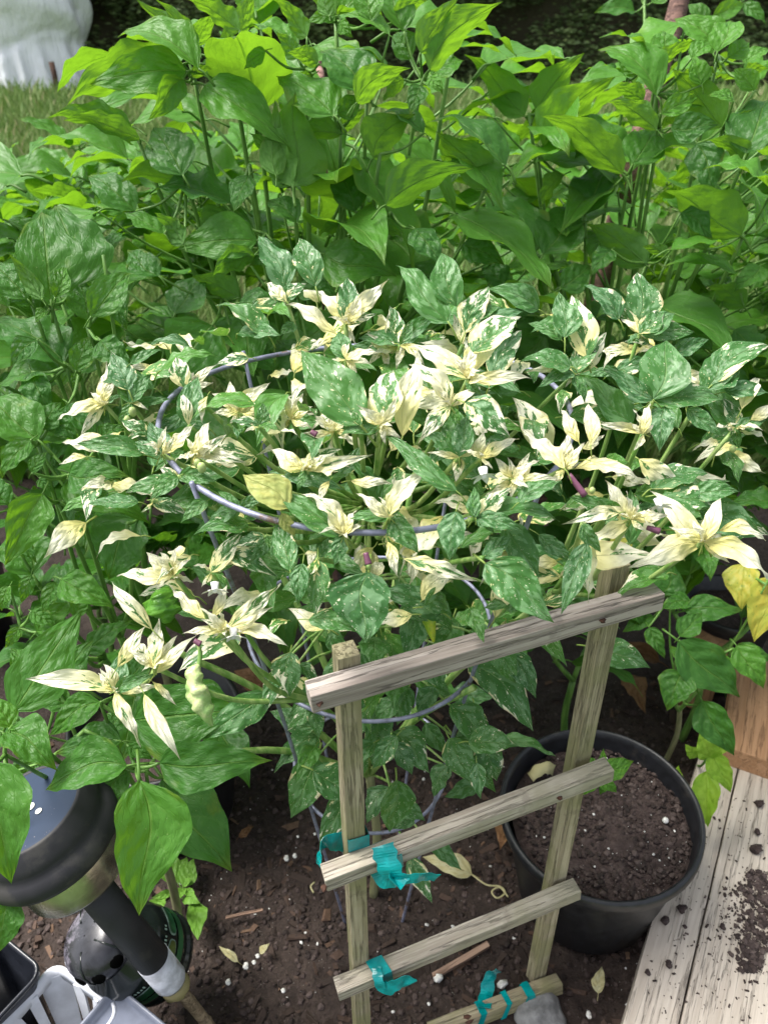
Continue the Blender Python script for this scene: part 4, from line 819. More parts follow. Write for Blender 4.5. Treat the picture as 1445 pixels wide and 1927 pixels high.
# ---------------------------------------------------------------- wire tomato cage
cg = empty('tomato_cage', (-.02, .80, 0), 'round galvanised wire cage holding up the variegated plant', 'plant cage')
rings = [(.232, .965, .0031), (.165, .645, .0027), (.120, .36, .0027)]
for r, z, w in rings:
    pts = [Vector((r*math.cos(a)*(1+.012*math.sin(3*a)), r*math.sin(a), z+.007*math.sin(2*a+1))) for a in [2*math.pi*k/72+.4 for k in range(74)]]
    v, f = tube_geo(pts, w, 8); link('ring', mesh('ring', v, f, M_WIRE), cg)
for k, a in enumerate((3.95, 5.55, .95, 2.35)):
    def at(r, z): return Vector((r*math.cos(a), r*math.sin(a), z))
    pts = catmull([at(.236, .975), at(.169, .645), at(.124, .36), at(.075, .02), at(.068, -.04)], 5)
    v, f = tube_geo(pts, .0026, 7); link('upright', mesh('upright', v, f, M_WIRE), cg)

# ---------------------------------------------------------------- small wooden trellis
TL, TR = Vector((-.033, .55, 0)), Vector((.252, .650, 0)); tx_ = (TR-TL).normalized(); tn = Vector((tx_.y, -tx_.x, 0)); ANG = math.atan2(tx_.y, tx_.x); TH = .0225
tre = empty('garden_trellis', (TL+TR)/2, 'small weathered wooden ladder trellis standing in the soil in front of the plant', 'trellis')
def stick(root, name, p, q, th, mat, n, bev=.0012, seed=0):
    L = (q-p).length; me = bevel_box(name, L, th, th, bev, mat, .0006, 14, seed); o = link(name, me, root)
    M4 = frame(q-p, n).to_4x4(); M4.translation = (p+q)/2-(root.location if root else Vector()); o.matrix_basis = M4; return o
stick(tre, 'stake', TL+Vector((0, 0, -.10)), TL+Vector((-.004, 0, .835)), TH, M_WOODT, tn, seed=1)
stick(tre, 'stake', TR+Vector((0, 0, -.10)), TR+Vector((-.004, .012, .858)), TH, M_WOODT, tn, seed=2)
fp = TL+tn*TH*1.02
RAIL = []
for i, (a, b, m) in enumerate((((581, 1312), (1236, 1121), M_WOODG), ((609, 1652), (1145, 1447), M_WOODR), ((633, 1862), (1085, 1672), M_WOODR))):
    p, q = on_plane(*a, fp, tn), on_plane(*b, fp, tn); RAIL.append((p, q))
    o = stick(tre, 'rail', p, q, TH, m, Vector((0, 0, 1)), seed=5+i)
    for ux in ((TL, TR)):
        s = (ux-p).dot((q-p).normalized()); c = p+(q-p).normalized()*s+tn*(TH*.5)
        if i < 2:
            v, f = ball_geo(c, .0042, 8, .5, .9); link('nail', mesh('nail', local(tre, v), f, M_RUST), tre)
# fallen fourth rail on the ground
p, q = on_z(808, 1945, .022), on_z(1052, 1850, .020)
fr = empty('fallen_rail', (p+q)/2, 'short wooden rail broken off the trellis and lying on the soil', 'wood rail')
stick(fr, 'rail', p, q, TH, M_WOODT, Vector((0, .3, 1)), seed=9)
v, f = ball_geo((p*.72+q*.28)+Vector((0, -.006, .0115)), .008, 8, .25, .3); link('knot', mesh('knot', local(fr, v), f, M_RUST), fr)

# teal tape
def ribbon_geo(pts, wdir, w, twist=0, n=6):
    pp = catmull(pts, n); vs, fs = [], []; N = len(pp)
    for i, c in enumerate(pp):
        t_ = (pp[min(i+1, N-1)]-pp[max(0, i-1)]).normalized(); d = wdir-t_*wdir.dot(t_); d = d.normalized()
        d = Matrix.Rotation(twist*i/N, 3, t_) @ d; n_ = t_.cross(d)
        ww = w*(1-.12*math.sin(i*1.3)); vs += [c-d*ww*.5, c+n_*w*.06*math.sin(i*.9), c+d*ww*.5]
    fs = [(i*3+k, i*3+k+1, i*3+k+4, i*3+k+3) for i in range(N-1) for k in (0, 1)]
    return vs, fs
def wrap_geo(c, ax, n, th, w, skew=0.0):
    """band round a square stick centred at c, running along ax"""
    ax = ax.normalized(); n = (n-ax*n.dot(ax)).normalized(); m = ax.cross(n); h = th*.5+.0013; pts = []
    for a, b in ((1, 1), (1, -1), (-1, -1), (-1, 1)): pts.append(c+n*h*a+m*h*b+ax*skew*a)
    vs = []; 
    for p_ in pts: vs += [p_-ax*w*.5, p_+ax*w*.5]
    return vs, [(2*i, 2*i+1, (2*i+3) % 8, (2*i+2) % 8) for i in range(4)]
def solid(o, t=.0005):
    m = o.modifiers.new('thickness', 'SOLIDIFY'); m.thickness = t; m.offset = 0; return o
def on_rail(i, px):
    p, q = RAIL[i]; lo, hi = 0, 1
    return p+(q-p)*px
def tape(parts, label):
    v, f = merge(parts); c = sum(v, Vector())/len(v); o = link('tie_tape', mesh('tie_tape', [x-c for x in v], f, M_TAPE, False)); o.location = c
    tag(o, label, 'tape', 'teal tape ties on the trellis'); return solid(o)
Z = Vector((0, 0, 1)); ra = (RAIL[1][1]-RAIL[1][0]).normalized()
cw = on_plane(722, 1613, fp, tn); cst = TL+Z*cw.z
tape([wrap_geo(cw, ra, tn, TH, .027, .006), wrap_geo(cst+Z*.022, Z, tn, TH, .022, .003),
      ribbon_geo([P(655, 1590, .92), P(622, 1583, .91), P(604, 1600, .905), P(599, 1628, .90)], Vector((.5, .2, .9)), .026, .4),
      ribbon_geo([P(655, 1580, .92), P(636, 1572, .93), P(640, 1600, .925)], Vector((.8, .2, .3)), .014, .3),
      ribbon_geo([P(690, 1600, .905), P(708, 1625, .90), P(718, 1650, .895), P(742, 1656, .89), P(752, 1640, .89)], Vector((.75, 0, .6)), .026, .3),
      ribbon_geo([P(738, 1652, .89), P(770, 1654, .885), P(800, 1650, .885), P(823, 1652, .89)], Vector((0, .3, 1)), .016, .5),
      ribbon_geo([P(720, 1590, .885), P(728, 1620, .882), P(740, 1652, .886)], Vector((1, .1, .1)), .027, .2)], 'teal plastic tape knotted round the left stake and the middle rail')
ra = (RAIL[2][1]-RAIL[2][0]).normalized(); cw = on_plane(714, 1827, fp, tn)
tape([wrap_geo(cw, ra, tn, TH, .023, .003), ribbon_geo([P(716, 1846, 1.03), P(722, 1860, 1.03), P(740, 1856, 1.025), P(760, 1845, 1.025), P(772, 1852, 1.03)], Vector((0, .4, 1)), .022, .5),
      ribbon_geo([P(708, 1820, 1.03), P(712, 1845, 1.02), P(718, 1862, 1.025)], Vector((1, .1, .1)), .013, .1)], 'teal plastic tape tied on the lowest rail of the trellis')
rd_ = (q-p).normalized(); up_ = Vector((0, .3, 1))
def fpt(px, py): r = ray(px, py); return p+rd_*((on_z(px, py, .021)-p).dot(rd_))
tape([wrap_geo(fpt(898, 1905), rd_, up_, TH, .011, .005), wrap_geo(fpt(945, 1888), rd_, up_, TH, .009, .006), wrap_geo(fpt(985, 1872), rd_, up_, TH, .014, .006), wrap_geo(fpt(996, 1868), rd_, up_, TH*1.08, .010, -.004),
      ribbon_geo([fpt(905, 1895)+Z*.016, P(915, 1870, 1.24), P(922, 1838, 1.25), P(938, 1826, 1.25)], Vector((1, .1, 0)), .022, .5),
      ribbon_geo([fpt(898, 1905)+Z*.014, P(880, 1912, 1.24), P(860, 1925, 1.235), P(836, 1928, 1.235)], Vector((0, .6, .6)), .012, .8)], 'teal plastic tape wound round the fallen rail')

# ---------------------------------------------------------------- black nursery pot with soil
pc0 = on_z(1139, 1512, .25); px_ = 1.0; PR = .162
pot = empty('nursery_pot', (pc0.x, pc0.y, 0), 'round black plastic nursery pot filled with bare potting soil', 'pot', 'black pots in the bed')
prof = [(.001, .006), (PR*.70, .006), (PR*.74, .012), (PR*.93, .215), (PR*.945, .222), (PR*.955, .224), (PR*1.0, .228), (PR*1.015, .236), (PR*1.01, .249), (PR*.985, .254), (PR*.955, .250), (PR*.945, .236), (PR*.92, .21), (PR*.73, .02), (.001, .018)]
v, f = lathe_geo(prof, 72); link('shell', mesh('shell', v, f, M_BLACKPL), pot); 
pot.rotation_euler = (R(2.0), R(-2.5), 0)
def soil_disc(name, c, r, z, label, rot=None, seed=0, mat=M_PSOIL, n=60):
    vs = [Vector((0, 0, 0))]; fs = []; nr = 26
    for i in range(1, nr+1):
        for k in range(n):
            a = 2*math.pi*k/n; x, y = r*i/nr*math.cos(a), r*i/nr*math.sin(a)
            h = .006*noise.noise(Vector((x*30, y*30, seed)))+.004*noise.noise(Vector((x*90, y*90, seed)))+.003*abs(noise.noise(Vector((x*180, y*180, seed))))-.006*(i/nr)**4
            vs.append(Vector((x, y, h)))
    for k in range(n): fs.append((0, 1+k, 1+(k+1) % n))
    for i in range(nr-1):
        for k in range(n): fs.append((1+i*n+k, 1+(i+1)*n+k, 1+(i+1)*n+(k+1) % n, 1+i*n+(k+1) % n))
    o = link(name, mesh(name, vs, fs, mat)); o.location = (c.x, c.y, z)
    if rot: o.rotation_euler = rot
    tag(o, label, 'soil', kind='stuff'); return o
ps = soil_disc('potting_soil', pot.location, PR*.925, .212, 'dark potting soil with white grains filling the round nursery pot', pot.rotation_euler, 3)
random.seed(11)
def disc_scatter(n, r, s0, s1, flat, el, lift=.004):
    parts = []
    for _ in range(n):
        a, q_ = random.uniform(0, 6.283), r*math.sqrt(random.random()); s = s0+(s1-s0)*random.random()**3
        parts.append(crumb(Vector((q_*math.cos(a), q_*math.sin(a), lift+s*.3)), s, flat, random.uniform(1, el)))
    return merge(parts)
v, f = disc_scatter(2600, PR*.87, .0009, .0052, .65, 1.6, .0005); tag(link('crumbs', mesh('crumbs', v, f, M_CRUMB, False), ps), kind='stuff')
v, f = disc_scatter(60, PR*.85, .0006, .0024, .9, 1.2); tag(link('perlite', mesh('perlite', v, f, M_PERL, False), ps), kind='stuff')
def onpot(px, py): return on_z(px, py, .222)
v, f = ball_geo(Vector(), .0055, 10, .9, .1); o = link('pebble', mesh('pebble', v, f, M_PERL)); o.location = onpot(1251, 1546)+Z*.003; tag(o, 'round white pebble on the soil of the round nursery pot', 'pebble')
c = onpot(1020, 1458); o = link('garlic_skin', mesh('garlic_skin', *[(lambda vf: vf)(ribbon_geo([Vector((-.022, -.006, .0)), Vector((-.008, .0, .012)), Vector((.008, .004, .014)), Vector((.022, .008, .002))], Vector((0, 1, .3)), .020, .6, 4))][0], M_PALE)); o.location = c; solid(o, .001); tag(o, 'pale dry scrap of leaf on the pot soil behind the middle rail', 'dry leaf')
sd_ = empty('pepper_seedling', onpot(1125, 1480), 'bright green seedling sprouting from the soil of the round nursery pot', 'seedling')
sdp = P(1125, 1462, 1.18)
branch(sd_, [sd_.location.copy(), sd_.location.lerp(sdp, .5), sdp], .0018, .0014, M_STEM, 'stem')
hand(sd_, [(1130, 1455, 1192, 1432, 52, 'u', .8, 1.175), (1130, 1462, 1160, 1492, 66, 'u', .85, 1.17), (1120, 1462, 1095, 1497, 66, 'u', .8, 1.175), (1118, 1452, 1092, 1418, 60, 'u', .7, 1.18), (1127, 1450, 1135, 1408, 40, 'u', .9, 1.18), (1140, 1470, 1128, 1496, 66, 'u', .6, 1.18)])

# ---------------------------------------------------------------- boards at the right
bz = .085
e0, e1 = on_z(1168, 1935, bz), on_z(1302, 1470, bz); bd = (e1-e0).normalized(); bn = Vector((bd.y, -bd.x, 0)); bn = bn if bn.x > 0 else -bn
brd = empty('bed_boards', (e0.x, e0.y, 0), 'pale weathered timber boards edging the soil bed', 'boards')
w1 = .072
def board(name, off, w, s0, s1, z0, z1, mat, root, seed=0):
    c = e0+bn*(off+w/2)+bd*((s0+s1)/2); c.z = (z0+z1)/2
    me = bevel_box(name, s1-s0, w, z1-z0, .003, mat, .0009, 26, seed); o = link(name, me, root); M4 = frame(bd, Z).to_4x4(); M4.translation = c-root.location; o.matrix_basis = M4; return o
board('plank', 0, w1, -.35, .62, -.03, bz, M_BOARD, brd, 3)
board('plank', w1+.0025, .19, -.35, .62, -.03, bz+.001, M_BOARD, brd, 4)
# fresh pine block lying across the boards
A, B_ = on_z(1376, 1408, .135), on_z(1470, 1440, .135); ad = (B_-A).normalized(); an = Vector((-ad.y, ad.x, 0))
pine = empty('pine_block', (A.x, A.y, bz), 'fresh orange pine timber lying across the weathered boards', 'timber')
me = bevel_box('block', .30, .24, .049, .003, M_PINE, .0005, 12, 2); o = link('block', me, pine); M4 = frame(an, Z).to_4x4(); M4.translation = A+ad*.10+an*.15+Vector((0, 0, -.0255))-pine.location
o.matrix_basis = frame(an, Z).to_4x4(); o.matrix_basis.translation = M4.translation; 
me = bevel_box('block', .10, .085, .10, .003, M_PINE, .0005, 8, 3)
pt = on_z(1335, 1195, .19); pl = empty('pine_post_end', (pt.x, pt.y, .0), 'short pine post end standing behind the small pepper plant', 'timber')
o = link('block', bevel_box('block', .19, .085, .085, .003, M_PINE, .0005, 8, 3), pl); o.matrix_basis = frame(Z, ad).to_4x4(); o.matrix_basis.translation = Vector((0, 0, .095))
# spilt soil on the boards
random.seed(21); parts = []
def on_board(px, py): return on_z(px, py, bz+.0015)
for _ in range(1500):
    t_ = random.random(); py = 1640+190*t_; wid = 52*math.sin(min(1, .12+t_*1.0)*math.pi*.86)+10; px = 1425+random.gauss(0, 1)*wid*.42-12*t_
    s = .0009+.0042*random.random()**5; parts.append(crumb(on_board(px, py)+Z*s*.4, s, .6, 1.4))
for _ in range(330):
    px, py = random.uniform(1195, 1445), random.uniform(1500, 1925); s = .0006+.0017*random.random()**4; parts.append(chunk(on_board(px+ (0 if py < 1760 else 20), py)+Z*s*.4, s, .6, 1.8))
v, f = merge(parts); tag(link('spilt_soil', mesh('spilt_soil', v, f, M_CRUMB, False)), 'dark soil spilt across the pale boards', 'soil', kind='stuff')
for i, (px, py, s) in enumerate(((1427, 1515, .010), (1424, 1568, .008), (1421, 1602, .0125), (1282, 1713, .010), (1251, 1734, .009), (1359, 1746, .0065), (1258, 1817, .0075), (1218, 1832, .006), (1342, 1540, .004), (1287, 1745, .0045))):
    v, f = ball_geo(Vector(), s*.72, 10, .6, .9); o = link('soil_clod', mesh('soil_clod', [Vector((q_.x*random.uniform(.9, 1.35), q_.y, q_.z)) for q_ in v], f, M_PSOIL)); o.location = on_board(px, py)+Z*s*.5
    tag(o, 'small dark clod of soil lying on the pale boards', 'clod', 'soil clods on the boards')

# ---------------------------------------------------------------- leaning solar lamp
lb_, lh = on_z(425, 1968, 0), P(52, 1522, .885)
ax = (lh-lb_).normalized(); LL = (lh-lb_).length
M_CAP = simple('black lamp plastic', (.024, .023, .028), .58, 0, 30, .2, .0, dirt=(.045, .042, .042), spec=.35); M_STEEL = simple('tarnished steel', (.48, .46, .38), .25, .9, 25, .45, .0012)
t = NT('solar panel'); tc = t.n('TexCoord').outputs['Object']; nz = t.noise(tc, 18, 4)
c = t.mix(nz, (.02, .032, .06), (.035, .052, .09)); sv = t.noise(t.map(tc, (300, 300, 300)), 1, 2); c = t.mix(t.ss(sv, .73, .76), c, (.35, .30, .30))
M_PANEL = t.done(t.bsdf(c, .35, spec=.18))
M_STICK = mat_wood('dry bamboo', (.34, .26, .17), (.17, .12, .08)); M_FOIL = simple('grey paper sleeve', (.50, .50, .56), .6, .0, 60, .25, .0006, dirt=(.3, .28, .25))
lamp = empty('solar_lamp', lb_, 'leaning black solar lamp with round blue panel on a bamboo stick', 'solar lamp')
Q = Vector((0, 0, 1)).rotation_difference(ax).to_matrix()
def lpart(name, prof, mat, seg=56, smooth=True):
    v, f = lathe_geo(prof, seg); return link(name, mesh(name, [Q @ q_ for q_ in v], f, mat, smooth), lamp)
h = LL
lpart('cap', [(.0585, h-.0015), (.061, h+.001), (.0635, h-.002), (.0715, h-.018), (.0735, h-.026), (.073, h-.031), (.0785, h-.036), (.0835, h-.044), (.084, h-.055), (.080, h-.063), (.072, h-.063), (.068, h-.05), (.05, h-.045), (.01, h-.045)], M_CAP)
pn = lpart('panel', [(.0588, h-.0014), (.055, h-.0008), (.001, h-.0006)], M_PANEL)
right = (Vector((1, 0, 0))-ax*ax.x).normalized(); fw = ax.cross(right)
for px, py, s in ((41, 1510, .0040), (57, 1518, .0055), (73, 1526, .0040)):
    pc_ = on_plane(px, py, lb_+ax*(h+.0004), ax); v, f = lathe_geo([(.0001, 0), (s*.7, .0003), (s, .0)], 20)
    link('white_dot', mesh('white_dot', [Q @ q_+pc_-lb_ for q_ in v], f, M_PERL), pn)
lpart('collar', [(.064, h-.061), (.063, h-.118), (.060, h-.124), (.02, h-.124)], M_STEEL)
lpart('tube', [(.0, h-.122), (.0225, h-.123), (.0225, h-.345), (.0, h-.345)], M_CAP, 32)
lpart('sleeve', [(.0215, h-.338), (.0232, h-.338), (.0228, h-.395), (.0200, h-.402), (.0190, h-.395)], M_FOIL, 28)
v, f = lathe_geo([(.010, h-.40), (.019, h-.405), (.021, h-.418), (.012, h-.424)], 22)
v = [q_*1.0+Vector((0, 0, .006*noise.noise(q_*150))) for q_ in v]; link('torn_rim', mesh('torn_rim', [Q @ q_ for q_ in v], f, M_PALE), lamp)
sp_ = [Vector((0, 0, h-.38)), Vector((.001, 0, (h-.38)*.55)), Vector((-.001, .001, (h-.38)*.3)), Vector((0, 0, -.03))]
v, f = tube_geo([Q @ q_ for q_ in catmull(sp_, 8)], lambda s: .0085+.0016*math.exp(-((s-.62)/.03)**2)+.001*math.exp(-((s-.25)/.03)**2), 12); link('bamboo_stick', mesh('bamboo_stick', v, f, M_STICK), lamp)

# ---------------------------------------------------------------- dark jar with a perforated grey cap
jb, jt = P(300, 1802, 1.185), P(183, 1768, 1.085); jb.z = max(jb.z, .06)
jax = (jt-jb).normalized(); JL = (jt-jb).length; JQ = Vector((0, 0, 1)).rotation_difference(jax).to_matrix()
jar = empty('trap_jar', (jb.x, jb.y, 0), 'dark glossy jar with grey perforated cap lying tilted on the soil', 'jar')
M_JAR = simple('dark jar plastic', (.010, .014, .013), .16, 0, 20, .3); M_JCAP = simple('grey smoky cap', (.022, .022, .027), .25, 0, 45, .5, .0003, dirt=(.17, .155, .19))
t = NT('jar label'); tc = t.n('TexCoord').outputs['Object']; c = t.mix(t.ss(t.noise(tc, 30, 3), .45, .6), (.015, .07, .028), (.035, .12, .045)); M_LAB = t.done(t.bsdf(c, .3)); M_LABO = simple('label olive', (.10, .13, .03), .35); M_LABW = simple('label line', (.30, .42, .36), .4)
def jpart(name, geo, mat, par=None):
    v, f = geo; off = jb-jar.location
    return link(name, mesh(name, [JQ @ q_+off for q_ in v], f, mat), par or jar)
jr = .066
body = jpart('body', lathe_geo([(.001, 0), (jr*.9, .0), (jr, .006), (jr, .014), (jr*.96, .018), (jr*.96, .024), (jr, .028), (jr, .082), (jr*.94, .098), (jr*.72, .116), (.046, .124), (.040, .128)], 56), M_JAR)
def band(r, z0, z1, a0, a1, n=24): 
    vs = []; 
    for i in range(n+1):
        a = a0+(a1-a0)*i/n; vs += [Vector((r*math.cos(a), r*math.sin(a), z0)), Vector((r*math.cos(a), r*math.sin(a), z1))]
    return vs, [(2*i, 2*i+2, 2*i+3, 2*i+1) for i in range(n)]
jv = JQ.transposed() @ (CAMP-(jb+jt)/2).normalized(); ja = math.atan2(jv.y, jv.x)
lab = jpart('label', band(jr+.0008, .032, .044, ja-1.9, ja+1.9), M_LAB, body)
def oval(r, zc, hz, ac, ha, n=40):
    vs = [Vector((r*math.cos(ac), r*math.sin(ac), zc))]
    for i in range(n):
        a = 2*math.pi*i/n; c_, s_ = math.copysign(abs(math.cos(a))**.6, math.cos(a)), math.copysign(abs(math.sin(a))**.6, math.sin(a)); b = ac+ha*c_; vs.append(Vector((r*math.cos(b), r*math.sin(b), zc+hz*s_)))
    return vs, [(0, 1+i, 1+(i+1) % n) for i in range(n)]
for k, da in enumerate((-.75, .05, .85)):
    jpart('emblem_outline', oval(jr+.0012, .0585, .0095, ja+da, .36), M_LABW, lab); jpart('emblem', oval(jr+.0022, .0585, .0078, ja+da, .33), M_LABO if k % 2 else M_LAB, lab)
vs, fs = [], []
for k in range(22):
    if k % 7 == 5: continue
    a = ja-.95+k*.075; g_ = band(jr+.001, .0725, .0725+(.0055 if k % 3 else .0042), a, a+.04, 2); b_ = len(vs); vs += g_[0]; fs += [tuple(i+b_ for i in q_) for q_ in g_[1]]
jpart('lettering', (vs, fs), M_LABW, lab)
capo = jpart('cap', lathe_geo([(.047, .118), (.052, .124), (.053, .140), (.049, .152), (.040, .162), (.026, .168), (.001, .169)], 48), M_JCAP)
M_HOLE = simple('hole', (.003, .003, .003), .95, spec=0.0)
for k in range(8):
    a = ja+(-1.6+k*.62); c_ = Vector((.0515*math.cos(a), .0515*math.sin(a), .142)); nrm = Vector((math.cos(a), math.sin(a), .45)).normalized(); q3 = Vector((0, 0, 1)).rotation_difference(nrm).to_matrix()
    v, f = lathe_geo([(.0001, .0015), (.0088, .0015), (.0100, -.001)], 18); jpart('hole', ([q3 @ q_+c_ for q_ in v], f), M_HOLE, capo)
for k in range(4):
    a = ja+(-1.29+k*1.24); v, f = tube_geo([Vector((r_*math.cos(a), r_*math.sin(a), z_)) for r_, z_ in ((.0535, .128), (.0535, .14), (.0495, .1525), (.0405, .1625), (.02, .169))], .0013, 5); jpart('rib', (v, f), M_JAR, capo)

# ---------------------------------------------------------------- stacked square plastic pots, bottom left
def rsq(s, r, n=5):
    out = []
    for cx, cy, a0 in ((s-r, s-r, 0), (-s+r, s-r, 90), (-s+r, -s+r, 180), (s-r, -s+r, 270)):
        for k in range(n+1): a = R(a0+90*k/n); out.append((cx+r*math.cos(a), cy+r*math.sin(a)))
    return out
def square_pot(name, label, corner, e_px, f_px, z, size, hgt, mat, lid=False, basket=False):
    C0 = on_z(*corner, z); d1 = (on_z(*e_px, z)-C0).normalized(); d2_ = (on_z(*f_px, z)-C0); d2_ = (d2_-d1*d2_.dot(d1)).normalized()
    ctr = C0+(d1+d2_)*size*.5; s = size/2; rt = empty(name, (ctr.x, ctr.y, z-hgt), label, 'plastic pot', 'square plastic pots by the lamp')
    def ring(s_, r_, zz, n=5): return [d1*a*-1+d2_*b*-1+Vector((0, 0, zz)) for a, b in rsq(s_, r_, n)]
    lv2 = [(s*.72, .012, 0), (s*.93, .018, hgt-.014), (s*1.0, .022, hgt-.011), (s*1.0, .022, hgt-.002), (s*.975, .021, hgt), (s*.93, .019, hgt-.001), (s*.90, .018, hgt-.006), (s*(.86 if lid else .72), .014, hgt-.016 if lid else .006)]
    if not basket:
        vs, fs = [], []; n = 24
        for l in lv2: vs += ring(*l)
        for i in range(len(lv2)-1):
            for k in range(n): fs.append((i*n+k, i*n+(k+1) % n, (i+1)*n+(k+1) % n, (i+1)*n+k))
        fs.append(tuple((len(lv2)-1)*n+k for k in range(n))); fs.append(tuple(range(n))[::-1])
        link('shell', mesh('shell', vs, fs, mat), rt)
    else:
        vs, fs = [], []; n = 24; lv3 = [(s*.95, .018, hgt-.022), (s*1.0, .022, hgt-.010), (s*1.0, .022, hgt), (s*.95, .02, hgt+.001), (s*.90, .018, hgt-.012), (s*.885, .017, hgt-.024)]
        for l in lv3: vs += ring(*l)
        m = len(lv3)
        for i in range(m):
            for k in range(n): fs.append((i*n+k, i*n+(k+1) % n, ((i+1) % m)*n+(k+1) % n, ((i+1) % m)*n+k))
        link('rim', mesh('rim', vs, fs, mat), rt)
        def bar(a, b, w, th):
            x = b-a; nn = Vector((-(a+b).x, -(a+b).y, .01)); F3 = frame(x, nn); L_ = x.length; vv = [F3 @ Vector((i*L_/2, j*w/2*(1.5 if i < 0 else 1), k*th/2))+(a+b)/2 for i in (-1, 1) for j in (-1, 1) for k in (-1, 1)]
            return vv, [(0, 1, 3, 2), (4, 6, 7, 5), (0, 4, 5, 1), (2, 3, 7, 6), (0, 2, 6, 4), (1, 5, 7, 3)]
        top = ring(s*.915, .02, hgt-.014, 5); bot = ring(s*.62, .014, .02, 5); n = 24
        for k in range(4):
            for j in (0, 1):
                i0 = (k*6+(0 if j else 3)) % 24; v, f = bar(top[(k*6+2) % 24] if j else top[(k*6+5) % 24].lerp(top[(k*6+6) % 24], .3), bot[(k*6+2) % 24] if j else bot[(k*6+5) % 24].lerp(bot[(k*6+6) % 24], .5), .030 if j else .012, .0035)
                link('slat', mesh('slat', v, f, mat, False), rt)
            v, f = bar(top[(k*6+5) % 24].lerp(top[(k*6+6) % 24], .7), bot[(k*6+5) % 24].lerp(bot[(k*6+6) % 24], .7), .010, .0035); link('slat', mesh('slat', v, f, mat, False), rt)
        vs = ring(s*.66, .014, .022); link('base', mesh('base', vs+ring(s*.66, .014, .016), [tuple(range(24)), tuple(range(24, 48))[::-1]]+[(k, 24+k, 24+(k+1) % 24, (k+1) % 24) for k in range(24)], mat, False), rt)
    return rt
M_GREYP = simple('grey blue plastic', (.15, .165, .21), .38, 0, 30, .2, .0, dirt=(.10, .11, .14)); M_WHITEP = simple('white plastic', (.70, .72, .78), .4, 0, 30, .12, 0, dirt=(.60, .61, .64)); M_BLK2 = simple('black tray plastic', (.016, .018, .024), .22, 0, 30, .3)
square_pot('square_pot', 'glossy black square pot beside the white slotted pot', (86, 1822), (0, 1752), (30, 1945), .20, .13, .20, M_BLK2)
square_pot('slotted_pot', 'white square pot with slotted sides under the grey one', (104, 1806), (255, 1912), (40, 1912), .175, .135, .175, M_WHITEP, basket=True)
square_pot('square_pot', 'grey blue square pot with a flat lid on the white pot', (218, 1848), (330, 1940), (120, 1945), .19, .13, .19, M_GREYP, lid=True)

# ---------------------------------------------------------------- other pots, stakes, stone, weeds, litter
def round_pot(c, r, hgt, label):
    rt = empty('nursery_pot', (c.x, c.y, 0), label, 'pot', 'black pots in the bed')
    v, f = lathe_geo([(.001, .004), (r*.74, .004), (r*.95, hgt-.03), (r, hgt-.026), (r*1.01, hgt-.006), (r*.98, hgt), (r*.94, hgt-.004), (r*.72, .02), (.001, .018)], 48); link('shell', mesh('shell', v, f, M_BLACKPL), rt)
    soil_disc('potting_soil', c, r*.90, hgt-.035, 'dark soil in the '+label.split(' ', 1)[1], None, 7, n=40); return rt
round_pot(Vector((-.42, .98, 0)), .155, .27, 'big black pot holding the left pepper plant')
round_pot(on_z(-105, 1050, .26), .125, .26, 'empty black pot beside the pot of the left pepper plant')
round_pot(on_z(1372, 1150, .2), .10, .23, 'smaller black pot behind the small pepper plant')
def stake(pts, r, label, mat):
    v, f = tube_geo(catmull(pts, 6), lambda s: r*(1-.15*s), 12, True, .06); b_ = Vector(pts[0]); o = link('wooden_stake', mesh('wooden_stake', [q_-b_ for q_ in v], f, mat)); o.location = b_; tag(o, label, 'stake')
g0 = Vector((.40, 1.78, -.03)); stake([g0, P(1171, 375, 1.83), P(1265, 50, 1.86), P(1302, -90, 1.88)], .026, 'thick brown bark covered stake rising above the right plants', M_BARK)
M_PINK = mat_wood('pinkish wood', (.42, .25, .21), (.26, .14, .12))
stake([Vector((-.14, 1.68, -.03)), P(606, 250, 1.78), P(598, 150, 1.8), P(597, 112, 1.8)], .012, 'thin pinkish wooden stake behind the tall plant', M_PINK)
# grey stone bottom right of centre
v, f = ball_geo(Vector(), .042, 16, .55, .0); v = [q_*(1+.35*noise.noise(q_*28)) for q_ in v]; o = link('stone', mesh('stone', v, f, simple('grey stone', (.17, .17, .17), .8, 0, 60, .35, .003))); o.location = on_z(1018, 1925, .0)+Z*.012; tag(o, 'smooth grey stone on the soil beside the fallen rail', 'stone')
# weed seedling between lamp and trellis
wd_ = empty('weed_seedling', on_z(345, 1668, 0), 'pale green lobed weed seedling on the bare soil behind the dark jar', 'weed')
def weed(root, rows, mat, z0):
    for bx, by, tx, ty, w in rows:
        b, tp = on_z(bx, by, z0), on_z(tx, ty, z0+.012); put_leaf(root, b, tp, w/100, 'u', 'V', (.5, .3, 0), mat)
M_WEED = mat_flatleaf('weed leaf', (.13, .30, .03), (.17, .36, .05), (.10, .24, .03), .35)
weed(wd_, [(335, 1660, 290, 1595, 50), (338, 1655, 352, 1612, 90), (345, 1668, 365, 1615, 80), (330, 1650, 308, 1640, 90), (345, 1672, 330, 1700, 60), (350, 1672, 365, 1690, 60), (325, 1680, 285, 1690, 40), (300, 1690, 298, 1730, 60), (345, 1690, 378, 1700, 70), (365, 1700, 373, 1770, 40), (345, 1665, 362, 1655, 80)], M_WEED, .035)
branch(wd_, [wd_.location.copy(), wd_.location+Vector((0, 0, .04))], .002, .0015, M_STEM, 'stem')
lw = empty('lime_weed', on_z(1310, 1440, 0), 'lime green weed hanging over the edge of the pale boards', 'weed')
